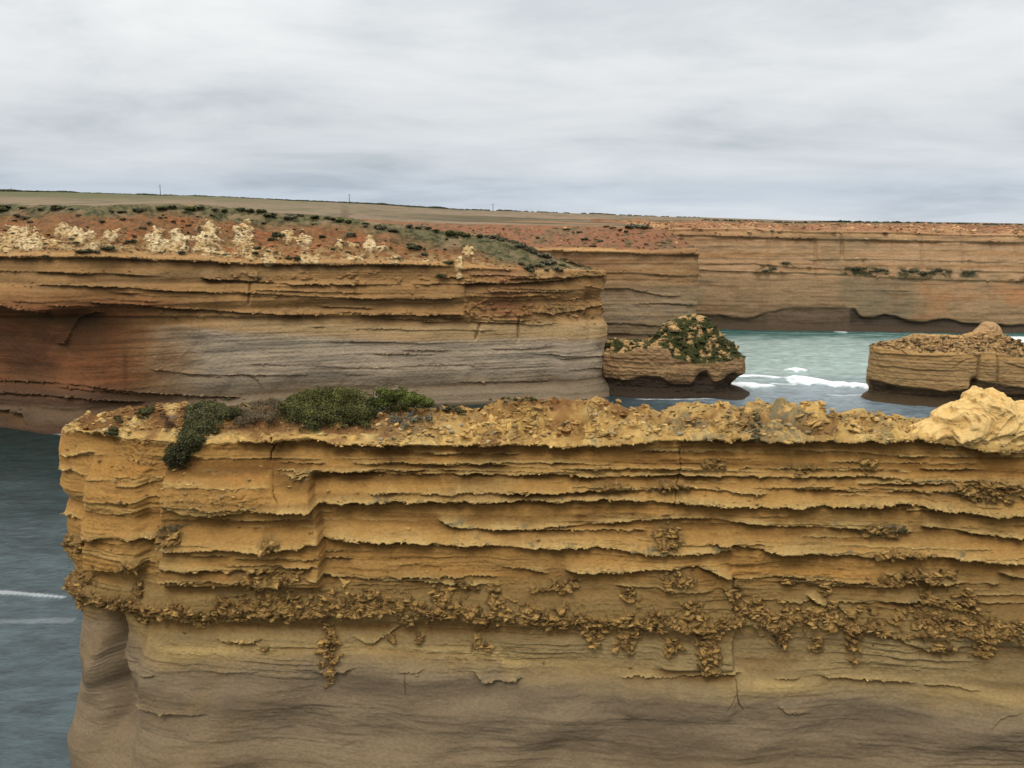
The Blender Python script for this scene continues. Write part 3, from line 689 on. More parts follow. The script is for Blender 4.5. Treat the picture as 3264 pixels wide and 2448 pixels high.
# ================================================================== HEADLAND (middle)
h1_led = [
    D(H1f([(-900, 520), (0, 527), (300, 530), (700, 530), (950, 545), (1300, 556), (1500, 570), (2147, 576)]) + H2f([(500, 575), (880, 588)]), .6, 1.3, .8, 1.2),
    D(H2f([(900, 600), (1000, 600), (1250, 612)]), .6, .6, .5, .5),
    D(H2f([(960, 640), (1100, 632), (1300, 640), (1420, 633)]), .5, .6, .6, .6),
    D(H2f([(1200, 655), (1400, 652), (1640, 648), (1830, 642)]), 1.3, 1.0, .6, .7),
    D(H1f([(-900, 600), (0, 612), (400, 622), (700, 630), (1000, 640)]), .4, .6, .5, .6),
    D(H1f([(1250, 655), (1500, 672), (1800, 690), (2147, 692)]) + H2f([(450, 692), (880, 690), (1100, 685), (1500, 672), (1640, 652)]), .9, 1.1, .8, 1.0),
    D(H1f([(-900, 680), (0, 690), (400, 692), (800, 708), (1100, 732), (1500, 750), (2147, 772)]) + H2f([(500, 782), (900, 775)]), .7, .8, .5, .9),
    D(H1f([(560, 800), (880, 822), (1100, 842), (1400, 862), (1600, 872), (1800, 888), (2147, 882)]) + H2f([(450, 888), (700, 885), (930, 880)]), .7, .9, .35, 1.6),
    D(H2f([(1080, 735), (1300, 742), (1640, 742)]), .7, .7, .5, .6),
    D(H2f([(1640, 705), (1720, 712), (1830, 735)]), .8, .7, .4, .5),
    D(H2f([(930, 770), (1100, 775), (1500, 768)]), .3, .35, .4, .4),
    D(H2f([(1350, 872), (1500, 880), (1640, 860), (1830, 820)]), 1.0, .6, .7, .8),
    D(H2f([(940, 900), (1100, 895), (1350, 905)]), .5, .4, .5, .4),
    D(H2f([(1120, 940), (1250, 938), (1420, 952), (1520, 935)]), .5, .3, .9, .5),
    D(H1f([(1930, 960), (2040, 966)]), .3, .5, .2, .3), D(H1f([(1780, 958), (1850, 958)]), .2, .4, .2, .3),
    D(H1f([(-900, 700), (0, 790), (150, 835), (320, 862)]), 1.0, 1.6, 1.2, 2.2),
    D(H1f([(240, 1010), (290, 1075), (370, 1078), (430, 1000), (500, 910), (590, 868), (660, 880)]), 1.2, 1.0, 1.5, 2.0),
    D(H1f([(-900, 1290), (0, 1310), (300, 1320), (500, 1330), (900, 1372), (1300, 1398), (1500, 1402)]), .5, .9, .6, .5),
    D(H1f([(-900, 1370), (0, 1378), (300, 1395), (600, 1415), (900, 1432)]), .6, 1.2, .5, .5),
    D(H1f([(300, 1345), (700, 1365), (1000, 1400)]), .4, .6, .4, .4),
    D(H1f([(940, 1225), (1100, 1245), (1200, 1260), (1400, 1275)]), .35, .4, .4, .4),
    D(H1f([(1560, 1190), (1800, 1200), (2147, 1210)]), .25, .3, .3, .4),
    D(H2f([(400, 1215), (700, 1205), (1000, 1200)]), .2, .25, .3, .3),
    D(H2f([(1500, 1155), (1650, 1140), (1800, 1130)]), .5, .4, .5, .5),
    D(H2f([(1560, 1225), (1700, 1215), (1830, 1200)]), .45, .4, .5, .5),
    D(H2f([(900, 1310), (1200, 1308), (1500, 1300)]), .3, .35, .4, .4),
    D(H2f([(1100, 1100), (1300, 1100), (1500, 1085)]), .2, .25, .3, .3),
    D(H1f([(1540, 1250), (1600, 1290), (1640, 1350)]), .3, .5, 1.0, .6),
    D(H1f([(-900, 1480), (0, 1478), (60, 1480), (140, 1500), (180, 1560)]), .6, 2.0, 1.0, 1.3),
]
def S_(px, py): x, y = sea_pt(px, py); return (x, y)
a0 = S_(-260, 425); a1 = S_(-60, 420); a2 = S_(30, 430); a3 = S_(70, 436); a4 = S_(150, 424); a5 = S_(300, 412); a6 = S_(460, 406); a7 = S_(572, 398.5); a8 = S_(604, 394)
_g = random.Random(217)
for k in range(40):
    hy0 = _g.choice([_g.uniform(540, 880), _g.uniform(560, 1400)]); xa = _g.uniform(0, 560); ln = _g.uniform(30, 160); sl = .035 if hy0 < 900 else .012
    f_ = lambda x: 172.5 + .1607 * hy0 + (x - 172) * sl
    if hy0 > 900 and xa < 170: continue
    a_ = _g.uniform(.12, .4)
    h1_led.append(([(xa, f_(xa)), (xa + ln * .5, f_(xa + ln * .5) + _g.uniform(-.5, .5)), (xa + ln, f_(xa + ln))], a_, a_ * 1.3, .3, _g.uniform(.3, .6)))
h1_path = [(-14, 320), (4, 290), (19, 262), (25, 249), (a8[0], a8[1]), a7, a6, a5, a4, a3, a2, a1, a0]
h1_lip = H1f([(-1800, 500), (0, 522), (300, 526), (700, 527), (950, 541), (1300, 552), (1500, 565), (2147, 572)]) + H2f([(500, 572), (880, 585), (1000, 596), (1250, 612), (1400, 628), (1640, 612), (1780, 615), (2200, 620)])
h1_crest = Df([(-900, 436), (0, 441), (200, 444), (420, 440), (600, 459), (760, 471), (900, 492), (1000, 505), (1100, 523), (1170, 548), (1215, 566), (1262, 586), (1300, 592)])
def h1_lipz(X, Y):
    u = proj(X, Y, 38.)[0]; return pt(u, ip(u, h1_lip), Y)[..., 2]
def h1_spine(X, Y, zl):
    run = np.interp(X, [-200, -60, 0, 22], [30, 26, 16, 7])
    back = Y > 244
    Xs = np.where(back, X - 16 + ss(244, 262, Y) * 4, X); Xs = np.minimum(Xs, 17)
    Yb = np.interp(Xs, [a0[0], a1[0], a2[0], a3[0], a4[0], a5[0], a6[0], a7[0], a8[0]], [a0[1], a1[1], a2[1], a3[1], a4[1], a5[1], a6[1], a7[1], a8[1]])
    Ys = np.where(back, Y + 2, Yb + np.interp(Xs, [-200, -60, 0, 22], [30, 26, 16, 9]))
    u = proj(Xs, Ys, 42.)[0]
    z = pt(u, ip(u, h1_crest), Ys)[..., 2]
    return np.stack([Xs, Ys, z], -1)
H1L = [(110, 400, 95, 62), (30, 440, 70, 50), (210, 440, 60, 45), (400, 370, 48, 34), (480, 405, 52, 36), (560, 395, 28, 26), (705, 405, 44, 26), (970, 425, 52, 62), (1105, 435, 60, 62), (1290, 430, 72, 88), (1515, 400, 60, 62),
       (1525, 515, 62, 46), (1670, 530, 46, 38), (1790, 410, 62, 34), (1895, 425, 38, 46), (1900, 540, 38, 26), (1965, 545, 26, 24), (2110, 462, 26, 14), (330, 450, 40, 30), (1400, 520, 40, 22), (1560, 440, 26, 50)]
H2L = [(240, 462, 34, 14), (345, 448, 34, 40), (150, 462, 24, 12), (425, 492, 34, 14), (250, 546, 48, 24), (500, 552, 46, 18), (700, 560, 24, 12), (960, 508, 28, 32), (905, 580, 20, 40), (905, 640, 18, 26), (18, 540, 22, 16)]
CR = []
for fr_, l_ in ((H1f, H1L), (H2f, H2L)):
    for x_, y_, a_, b_ in l_:
        (q_,) = fr_([(x_, y_)]); CR.append((q_[0], q_[1], a_ * .1607, b_ * .1607))
h1_prof = [(-2, 1.2), (0, .8), (3, 0), (5, -1.0), (9, -.3), (16, 0), (22, -.3), (26, -1.0), (28, .3), (34, .2), (40, 0)]
def h1_disp(c):
    X, Y, Z, u, v, m, C = (c[k] for k in ('X', 'Y', 'Z', 'u', 'v', 'm', 'C')); s = c['sarc']; W = c['wall']; FR = c['front']
    led = ledge_sum(c, h1_led, .35)
    hx = u / .1607; hy = (v - 172.5) / .1607
    low = ss(-.3, .4, fbm(s * .03, Z * .08, 0, 2, 301))
    fine = (ridged(s * .012, Z * .9, 0, 4, 303, .6) * .30 + ridged(s * .05, Z * 2.6, 0, 2, 309) * .06) * (.3 + .8 * low)
    und = fbm(s * .045, Z * .06, 0, 3, 311) * 1.6 + fbm(s * .14, Z * .12, 0, 3, 313) * .5
    cav = -3.0 * ss(900, 300, hx) * ss(820, 1050, hy) * ss(1420, 1250, hy)
    cav += -2.2 * gs(hx - 520, 180) * gs(hy - 950, 90) + 1.2 * gs(hx - 330, 110) * gs(hy - 1010, 60)
    x2 = (u - 313.7) / .1607
    step = .9 * ss(955, 930, x2 + perlin(Z * .6, 1, 0, 4) * 20) * ss(680, 700, hy) * ss(910, 885, hy)      # ledge block end
    step += -.8 * gs(x2 - 1275, 8) * ss(880, 900, hy) * ss(1060, 1020, hy) - .6 * gs(x2 - 1035 + (hy - 950) * .3, 8) * ss(930, 950, hy) * ss(1060, 1030, hy)
    step += -.9 * gs(hx - 1555 + (hy - 700) * .1, 7) * ss(680, 695, hy) * ss(830, 800, hy)
    but = 1.6 * ss(1480, 1560, x2 + perlin(Z * .2, 5, 0, 4) * 20) * ss(890, 960, hy) - 1.2 * gs(x2 - 1720, 30) * ss(700, 760, hy) * ss(1100, 950, hy)
    apron = 2.2 * np.exp(-np.maximum(Z, 0) / 2.2) * ss(1100, 1700, x2)
    conc = ip(Z, h1_prof)
    crumb = ss(.05, .35, fbm(s * .5, Z * .8, 0, 4, 320)) * .6 * (gs(hy - 880, 26) * ss(600, 900, hx) + ss(900, 1000, x2) * gs(hy - 820, 90) * .9 + gs(hy - 650, 40) * ss(1200, 1400, hx))
    g = fbm(X * 1.2, Y * 1.2, Z * 2.2, 4, 330, .6) * .16
    d = W * FR * (led + cav + step + but + apron + crumb) + W * (fine + und + conc + g)
    cw = 1 - W
    gul = ridged(s * .05, C * .6, 0, 3, 340) * 1.2 - .6
    d += cw * (gul * ss(0, .2, C) * ss(1, .6, C) + fbm(X * .25, Y * .25, Z * .4, 4, 343) * .9 + fbm(X * 1.1, Y * 1.1, Z * 1.5, 4, 346) * .35) * ss(1.15, .8, C)
    nn_ = fbm(X * .35, Y * .35, Z * .5, 5, 350, .6); E = np.zeros_like(X)
    for qx, qy, ra, rb in CR:
        E = np.maximum(E, 1.15 - np.sqrt(((u - qx) / ra) ** 2 + ((v - qy) / rb) ** 2) * .75)
    sc_ = ss(.34, .02, C + nn_ * .2) * (1 - W) * .42 * ss(1500, 1000, hx)
    E = ss(.22, .42, E * .8 + nn_ * 1.15 * ss(0, .15, E) + sc_)
    d += E * (.25 + 1.0 * ridged(X * .35, Y * .35, Z * .35, 4, 355)) * (1 - .7 * W) * (hy < 700)
    c['E'] = E * (hy < 700); c['nn'] = nn_
    c['hx'], c['hy'], c['x2'], c['crumb'] = hx, hy, x2, crumb
    return d, None
def h1_col(c):
    X, Y, Z, u, v, C = (c[k] for k in ('X', 'Y', 'Z', 'u', 'v', 'C')); s = c['sarc']; hx, hy, x2 = c['hx'], c['hy'], c['x2']; rel = c['relief']
    ochre = lin((164, 124, 74)); red = lin((124, 76, 44)); dred = lin((90, 57, 37)); tan = lin((160, 132, 92)); gray = lin((172, 155, 136)); dg = lin((126, 118, 108)); brown = lin((112, 84, 54)); dark = lin((52, 42, 34))
    n0 = fbm(s * .02, Z * .35, 0, 4, 401); n1 = fbm(s * .03, Z * 1.4, 0, 4, 405, .6); n2 = fbm(s * .05, Z * .08, 0, 4, 409)
    col = np.zeros(X.shape + (3,)) + ochre
    col = mixc(col, brown, ss(0, .4, n0) * .5 + ss(.1, .5, n1) * .35)
    col = mixc(col, tan, ss(.0, .5, fbm(s * .03, Z * .5, 0, 3, 412)) * .5)
    # red cave wall left
    rw = ss(1250, 700, hx + n2 * 420) * ss(640, 860, hy + n2 * 80)
    rc = mixc(np.zeros_like(col) + red, dred, ss(-.1, .35, n2 + n1 * .4))
    rc = mixc(rc, lin((146, 92, 54)), ss(0, .4, -n2 + n1 * .5) * .6)
    col = mixc(col, rc, rw * .95)
    col = mixc(col, dred, ss(500, 0, hx) * ss(650, 900, hy) * .35)
    # grey lower wall on the right
    gb = np.interp(hx, [900, 1000, 1300, 1600, 2000, 2500, 3100, 3800], [1000, 950, 975, 1000, 1015, 1040, 1030, 1020])
    gm = ss(-30, 30, hy - gb + n1 * 60) * ss(850, 1350, hx + n2 * 300)
    gc = mixc(np.zeros_like(col) + gray, dg, ss(-.05, .4, fbm(s * .03, Z * .7, 0, 5, 420)) * .9)
    gc = mixc(gc, lin((180, 162, 138)), ss(.0, .4, fbm(s * .04, Z * .5, 0, 3, 424)) * .6)
    gc = mixc(gc, lin((120, 104, 82)), ss(1180, 1350, hy) * .7)
    gc = mixc(gc, dg * .8, ss(.1, .5, fbm(s * .07, Z * 2.4, 0, 3, 426)) * .5)
    gc = mixc(gc, dg * .75, gs(hy - gb - 40, 38) * ss(.0, .35, fbm(s * .045, 0 * Z, 0, 3, 428)) * .95)
    col = mixc(col, gc, gm)
    col = mixc(col, lin((178, 150, 108)), gs(hy - gb + 50, 50) * ss(1100, 1600, hx) * .95)
    # drips of rust
    dr = ss(.15, .5, fbm(s * .5, Z * .04, 0, 3, 430)) * gs(hy - 900, 110) * ss(700, 1000, hx) * ss(1800, 1500, hx)
    col = mixc(col, dred, dr * .7)
    dr2 = ss(.15, .6, fbm(s * .35, Z * .05, 0, 3, 433)) * rw
    col = mixc(col, dred * .8, dr2 * .5)
    # base: brown, dark tide band
    col = mixc(col, lin((78, 60, 48)), ss(1290, 1400, hy + n1 * 30) * ss(1500, 900, hx) * .85)
    col = mixc(col, lin((112, 92, 72)), ss(1440, 1470, hy - (hx - 300) * .0) * ss(1200, 400, hx) * ss(1590, 1520, hy) * .7)
    col = mixc(col, dark * .7, gs(hx - 30, 150) * gs(hy - 1515, 38) * .95)  # darkness of the cave at the left foot, painted on
    col = mixc(col, lin((58, 50, 42)), ss(1.3, .2, Z) * .8)
    # lichen at right
    lk = gs(x2 - 1560, 230) * gs(hy - 850, 38) * ss(-.2, .2, fbm(X * .9, Z * 1.2, Y * .9, 3, 440)) + gs(x2-1500,300)*gs(hy-735,12)*.7 + gs(x2-1700,140)*gs(hy-640,14)*.6
    col = mixc(col, lin((82, 74, 50)), np.clip(lk, 0, 1) * .85)
    rr = gs(x2 - 1200, 150) * ss(540, 640, hy) * ss(920, 880, hy) * ss(-.2, .3, n1 + .15)
    col = mixc(col, lin((124, 72, 50)), rr * .8)
    col = mixc(col, tan * 1.1, np.clip(c['lip'] * .5, 0, .45) * (1 - rw * .7))
    col = mixc(col, lin((100, 72, 44)), ss(.1, .9, -c['led']) * .7)  # recess shade below the ledges painted brown
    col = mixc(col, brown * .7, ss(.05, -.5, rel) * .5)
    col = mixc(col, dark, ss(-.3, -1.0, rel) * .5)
    # slope above the lip
    cap = 1 - c['wall']
    k0 = fbm(X * .08, Y * .08, Z * .15, 4, 450); k1 = fbm(X * .5, Y * .5, Z * .8, 4, 454)
    soil = mixc(np.zeros_like(col) + lin((134, 92, 54)), lin((150, 88, 48)), ss(.0, .3, k0))
    soil = mixc(soil, lin((110, 76, 54)), ss(.0, .4, -k0 + k1 * .5) * .8)
    soil = mixc(soil, lin((96, 84, 58)), ss(.02, .3, k1) * .6)
    soil = mixc(soil, lin((92, 60, 44)), ss(.05, .35, fbm(X * .12, Y * .12, Z * .5, 4, 457)) * .6)
    k3 = fbm(X * .9, Y * .9, Z * 1.4, 3, 458, .65)
    soil = mixc(soil, lin((74, 70, 48)), ss(.16, .3, k3 + k0 * .4) * .75)
    soil = mixc(soil, lin((164, 122, 86)), ss(.15, .4, -k3) * .35)
    # scree just above the lip
    scr = ss(.42, .05, C) * ss(-.1, .25, k1 + .05)
    soil = mixc(soil, lin((176, 146, 96)), scr * .8)
    # heath on the top and over the right shoulder
    veg = ss(.62, .85, C + k0 * .25) + ss(950, 1350, x2 + k0 * 300) * ss(.05, .3, C) * .9 + ss(.30, .6, C + k0 * .35) * ss(300, 700, x2) * .8
    vg = mixc(np.zeros_like(col) + lin((104, 98, 68)), lin((62, 66, 42)), ss(-.1, .3, k1))
    vg = mixc(vg, lin((50, 54, 36)), ss(.05, .25, k3) * .7)
    vg = mixc(vg, lin((140, 118, 90)), ss(.0, .35, fbm(X * .2, Y * .2, 0, 4, 460)) * .8)
    soil = mixc(soil, vg, np.clip(veg, 0, 1))
    soil = soil * .92
    col = mixc(col, soil, cap)
    cr = mixc(np.zeros_like(col) + lin((190, 164, 116)), lin((214, 196, 158)), ss(-.1, .4, fbm(X * .12, Y * .12, Z * .3, 3, 470) + c['nn'] * .3))
    cr = mixc(cr, lin((128, 92, 56)), ss(.08, .3, k1) * .8)
    cr = mixc(cr, lin((186, 140, 76)), ss(.0, .3, -k1) * .35)
    col = mixc(col, cr, c['E'] * .92)
    lum = (col * np.array([.3, .6, .1])).sum(-1, keepdims=True)
    col = col + (lum - col) * .12
    return col
h1p = sample_path(h1_path, lambda x, y: .20 / Q if y < 250 and x > -125 else .8)
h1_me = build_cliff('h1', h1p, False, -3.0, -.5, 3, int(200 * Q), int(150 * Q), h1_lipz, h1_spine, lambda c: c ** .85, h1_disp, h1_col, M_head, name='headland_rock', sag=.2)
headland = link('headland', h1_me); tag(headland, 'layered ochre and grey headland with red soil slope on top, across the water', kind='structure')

hc = CTX['h1']; fr_ = hc['front'] * (hc['u'] > -30)
for nm, wt, n_, a_, b_, fl, sd_, pal_, tn in (
        ('outcrop_rubble', hc['E'] * fr_, 1300, .15, .6, .7, 511, [(200, 176, 132), (214, 196, 156), (170, 132, 84)], .95),
        ('ledge_crust', (hc['lip'] * hc['wall'] * .5 + hc['crumb'] * .6) * fr_, 3200, .12, .5, .5, 512, None, 1.0),
        ('slope_rubble', (1 - hc['wall']) * (hc['C'] < .8) * ss(.5, .0, hc['C']) * fr_, 1800, .12, .5, .6, 513, [(170, 136, 92), (132, 96, 64), (186, 160, 116)], .9)):
    tag(chunks(nm, 'h1', wt, n_, a_, b_, fl, M_head, headland, sd_, tn, .25, pal_, .3), kind='stuff')

# ================================================================== SECOND HEADLAND
h2_led = [D(Zf([(-900, 355), (-400, 352), (0, 362), (150, 372), (300, 368), (380, 366), (450, 358)]), .9, 1.0, 1.0, 1.2),
          D(Zf([(-700, 300), (-200, 300), (150, 312), (380, 330)]), .6, .6, .8, .8),
          D(Zf([(-500, 480), (-100, 470), (150, 480), (300, 490), (440, 485)]), .6, .5, .8, .8),
          D(Zf([(-500, 560), (0, 560), (200, 600), (300, 602)]), .6, .5, .7, .8), D(Zf([(-500, 640), (0, 650), (200, 640), (430, 655)]), .5, .5, .6, .8),
          D(Zf([(-500, 745), (0, 755), (200, 770), (400, 745)]), .6, .8, .6, 1.), D(Zf([(-500, 800), (0, 812), (200, 820)]), .6, .9, .6, 1.)]
h2_path = [(66, 420), (65, 370), (64.5, 330), (63.0, 304), (60.5, 300), (54, 299), (30, 299), (10, 300), (-10, 303), (-60, 312)]
h2_lipl = Zf([(-2600, 300), (-900, 345), (0, 352), (150, 362), (300, 356), (445, 345), (600, 340)])
h2_crest = Df([(700, 470), (1000, 484), (1200, 487), (1330, 490), (1420, 494), (1470, 508), (1500, 524), (1520, 536), (1560, 540)])
def h2_lipz(X, Y):
    u = proj(X, Y, 38.)[0]; z = pt(u, ip(u, h2_lipl), Y)[..., 2]
    return np.where((Y > 305) & (X > 50), np.interp(Y, [305, 330, 420], [34, 35, 36]), z)
def h2_spine(X, Y, zl):
    back = (Y > 303) & (X > 50)
    Xs = np.where(back, np.interp(Y, [303, 330, 420], [55, 48, 44]), np.minimum(X, 54)); Ys = np.where(back, Y + 3, Y + np.interp(X, [-60, 30, 60], [26, 22, 7]))
    u = proj(Xs, Ys, 42.)[0]; z = pt(u, ip(u, h2_crest), Ys)[..., 2]
    z = np.where(back, zl + 1.5, z)
    return np.stack([Xs, Ys, z], -1)
def h2_disp(c):
    X, Y, Z, C = (c[k] for k in ('X', 'Y', 'Z', 'C')); s = c['sarc']; W = c['wall']
    led = ledge_sum(c, h2_led, .3)
    d = W * (led * c['front'] + ridged(s * .012, Z * .9, 0, 4, 503, .6) * .35 + fbm(s * .06, Z * .07, 0, 4, 507) * 1.6 + fbm(X, Y, Z * 2, 3, 509) * .2)
    d += (1 - W) * (fbm(X * .15, Y * .15, Z * .3, 4, 511) * 1.2 + fbm(X * .8, Y * .8, Z, 3, 515) * .35) * ss(1.1, .8, C)
    return d, None
def h2_col(c):
    X, Y, Z, u, v, C = (c[k] for k in ('X', 'Y', 'Z', 'u', 'v', 'C')); s = c['sarc']; zy = (v - 188.2) / .17926
    n0 = fbm(s * .02, Z * .4, 0, 4, 521); n1 = fbm(s * .08, Z * 1.2, 0, 4, 525); n2 = fbm(s * .06, Z * .1, 0, 3, 527)
    col = np.zeros(X.shape + (3,)) + lin((160, 122, 80))
    col = mixc(col, lin((128, 92, 60)), ss(0, .4, n0 + n2 * .5) * .7)
    col = mixc(col, lin((142, 122, 96)), ss(500, 580, zy + n1 * 30) * .8)
    col = mixc(col, lin((116, 108, 96)), ss(.0, .3, n1) * ss(560, 640, zy) * .8)
    col = mixc(col, lin((170, 146, 112)), ss(.1, .4, fbm(s * .05, Z * 1.6, 0, 3, 531)) * .5)
    col = mixc(col, lin((190, 146, 86)), gs(zy - 335, 28) * .8)
    col = mixc(col, lin((96, 66, 42)), gs(zy - 378, 9) * ss(-.3, .1, n1) * .8)
    col = mixc(col, lin((132, 96, 64)), ss(.0, .3, fbm(s * .03, Z * .25, 0, 4, 533)) * ss(520, 420, zy) * .6)
    col = mixc(col, lin((112, 92, 68)), ss(690, 800, zy) * .7)
    col = mixc(col, lin((60, 50, 42)), ss(2, .3, Z) * .8)
    col = mixc(col, lin((84, 62, 44)), ss(.05, -.5, c['relief']) * .6)
    k0 = fbm(X * .06, Y * .06, 0, 4, 541); k1 = fbm(X * .35, Y * .35, Z * .5, 4, 545)
    soil = mixc(np.zeros_like(col) + lin((136, 92, 66)), lin((118, 96, 72)), ss(0, .4, k0))
    soil = mixc(soil, lin((84, 82, 58)), ss(.05, .35, k1) * .8)
    col = mixc(col, soil, 1 - c['wall'])
    lum = (col * np.array([.3, .6, .1])).sum(-1, keepdims=True); col = col + (lum - col) * .15
    return col
h2p = sample_path(h2_path, lambda x, y: .3 / Q if y < 306 else .9)
h2_me = build_cliff('h2', h2p, False, -3, -.5, 3, int(130 * Q), int(70 * Q), h2_lipz, h2_spine, lambda c: c ** .8, h2_disp, h2_col, M_head, name='second_headland_rock', sag=.15)
headland2 = link('headland', h2_me); hx2 = CTX['h2']
tag(chunks('slope_rubble', 'h2', (1 - hx2['wall']) * (hx2['C'] < .9) * hx2['front'] + .4 * hx2['lip'] * hx2['wall'], 3200, .2, 1.0, .55, M_head, headland2, 532, 1.0, .4, [(176, 130, 84), (134, 92, 64), (94, 84, 58), (120, 84, 58)], .45), kind='stuff'); tag(headland2, 'second headland behind the first, ending in a straight cliff edge', kind='structure')

# ================================================================== FAR CLIFF
fc_led = [D(Zf([(100, 238), (400, 235), (800, 244), (1100, 250), (1500, 248), (1800, 262), (2300, 268)]), .7, .6, .8, .8),
          D(Zf([(100, 262), (400, 262), (760, 275), (1100, 285), (1500, 290), (1800, 298), (2300, 305)]), .9, 1.2, 1.2, 1.2),
          D(Zf([(100, 425), (440, 425), (700, 420), (900, 440), (1200, 455)]), .5, .6, .8, .8),
          D(Zf([(100, 455), (440, 458), (700, 465), (1000, 475), (1250, 485), (1500, 500), (1800, 512), (2300, 522)]), 1.0, .9, 1.6, 1.2),
          D(Zf([(1000, 400), (1400, 398), (1900, 410), (2300, 420)]), .4, .4, .8, .8),
          D(Zf([(1900, 460), (2100, 468), (2300, 470)]), .5, .5, .8, .8), D(Zf([(1100, 570), (1400, 572), (1600, 575)]), .3, .3, .5, .5)]
fc_base = Zf([(0, 765), (450, 770), (900, 785), (1300, 800), (1500, 803), (1800, 812), (2212, 822), (2800, 835)])
fq = [(900, 391.), (1400, 392), (1150, 391)]
def fY(u): return np.interp(u, [600, 707, 800, 900, 1030, 1200, 1500], [394, 391, 386, 380, 376, 376, 384])
fc_path = [(pt(uu, 250, fY(uu))[0], float(fY(uu))) for uu in (1500, 1400, 1300, 1200, 1100, 1000, 950, 900, 850, 800, 760, 720, 680, 640, 590)]
fc_lipl = Zf([(-400, 225), (0, 232), (400, 233), (800, 240), (1200, 246), (1500, 246), (1800, 258), (2300, 264), (5000, 300)])
fc_crest = Zf([(-400, 170), (0, 174), (400, 180), (700, 188), (900, 196), (1200, 190), (1600, 196), (2000, 204), (2300, 208), (5000, 214)])
def fc_lipz(X, Y):
    u = proj(X, Y, 42.)[0]; return pt(u, ip(u, fc_lipl), Y)[..., 2]
def fc_spine(X, Y, zl):
    Ys = Y + 28; Xs = X * Ys / Y; u = proj(Xs, Ys, 45.)[0]; z = pt(u, ip(u, fc_crest), Ys)[..., 2]
    return np.stack([Xs, Ys, z], -1)
dark_top = Zf([(0, 690), (430, 692), (560, 704), (700, 716), (760, 690), (820, 668), (900, 652), (1050, 664), (1200, 655), (1270, 668), (1300, 705), (1380, 712), (1440, 694), (1500, 705), (1560, 738), (1650, 750), (1740, 730), (1790, 728), (1850, 745), (2000, 745), (2300, 765)])
def fc_disp(c):
    X, Y, Z, u, v, C = (c[k] for k in ('X', 'Y', 'Z', 'u', 'v', 'C')); s = c['sarc']; W = c['wall']
    led = ledge_sum(c, fc_led, .25)
    dt = ip(u, dark_top); jn = fbm(s * .06, Z * .1, 0, 4, 5) * 5; hole = ss(-2.2, 2.2, v - dt - 1.5 - jn) * np.interp(u, [700, 762, 768, 850, 857, 1024], [.6, .6, .35, .4, 1.0, 1.0])
    d = W * (led + ridged(s * .012, Z * .5, 0, 3, 603, .5) * .22 + fbm(s * .02, Z * .02, 0, 4, 607) * 2.5 + fbm(s * .15, Z * .3, 0, 4, 609) * .5 - hole * 1.6 + 3.0 * ss(3.0, 0, Z))
    for x, w_, a in ((1050, 9, 1.2), (785, 10, .8), (1198, 10, 1.5), (1645, 8, 1.), (1480, 8, .6), (1870, 8, .7)):
        d -= W * a * gs((u - 627.4) / .17926 - x, w_) * ss(250, 330, (v - 188.2) / .17926) * ss(420 if x == 1198 else 700, 360, (v - 188.2) / .17926)
    d += (1 - W) * (fbm(X * .08, Y * .08, Z * .2, 5, 611) * 1.6 + ridged(s * .06, C * .3, 0, 3, 613) * .6) * ss(1.1, .7, C)
    c['hole'] = hole
    return d, None
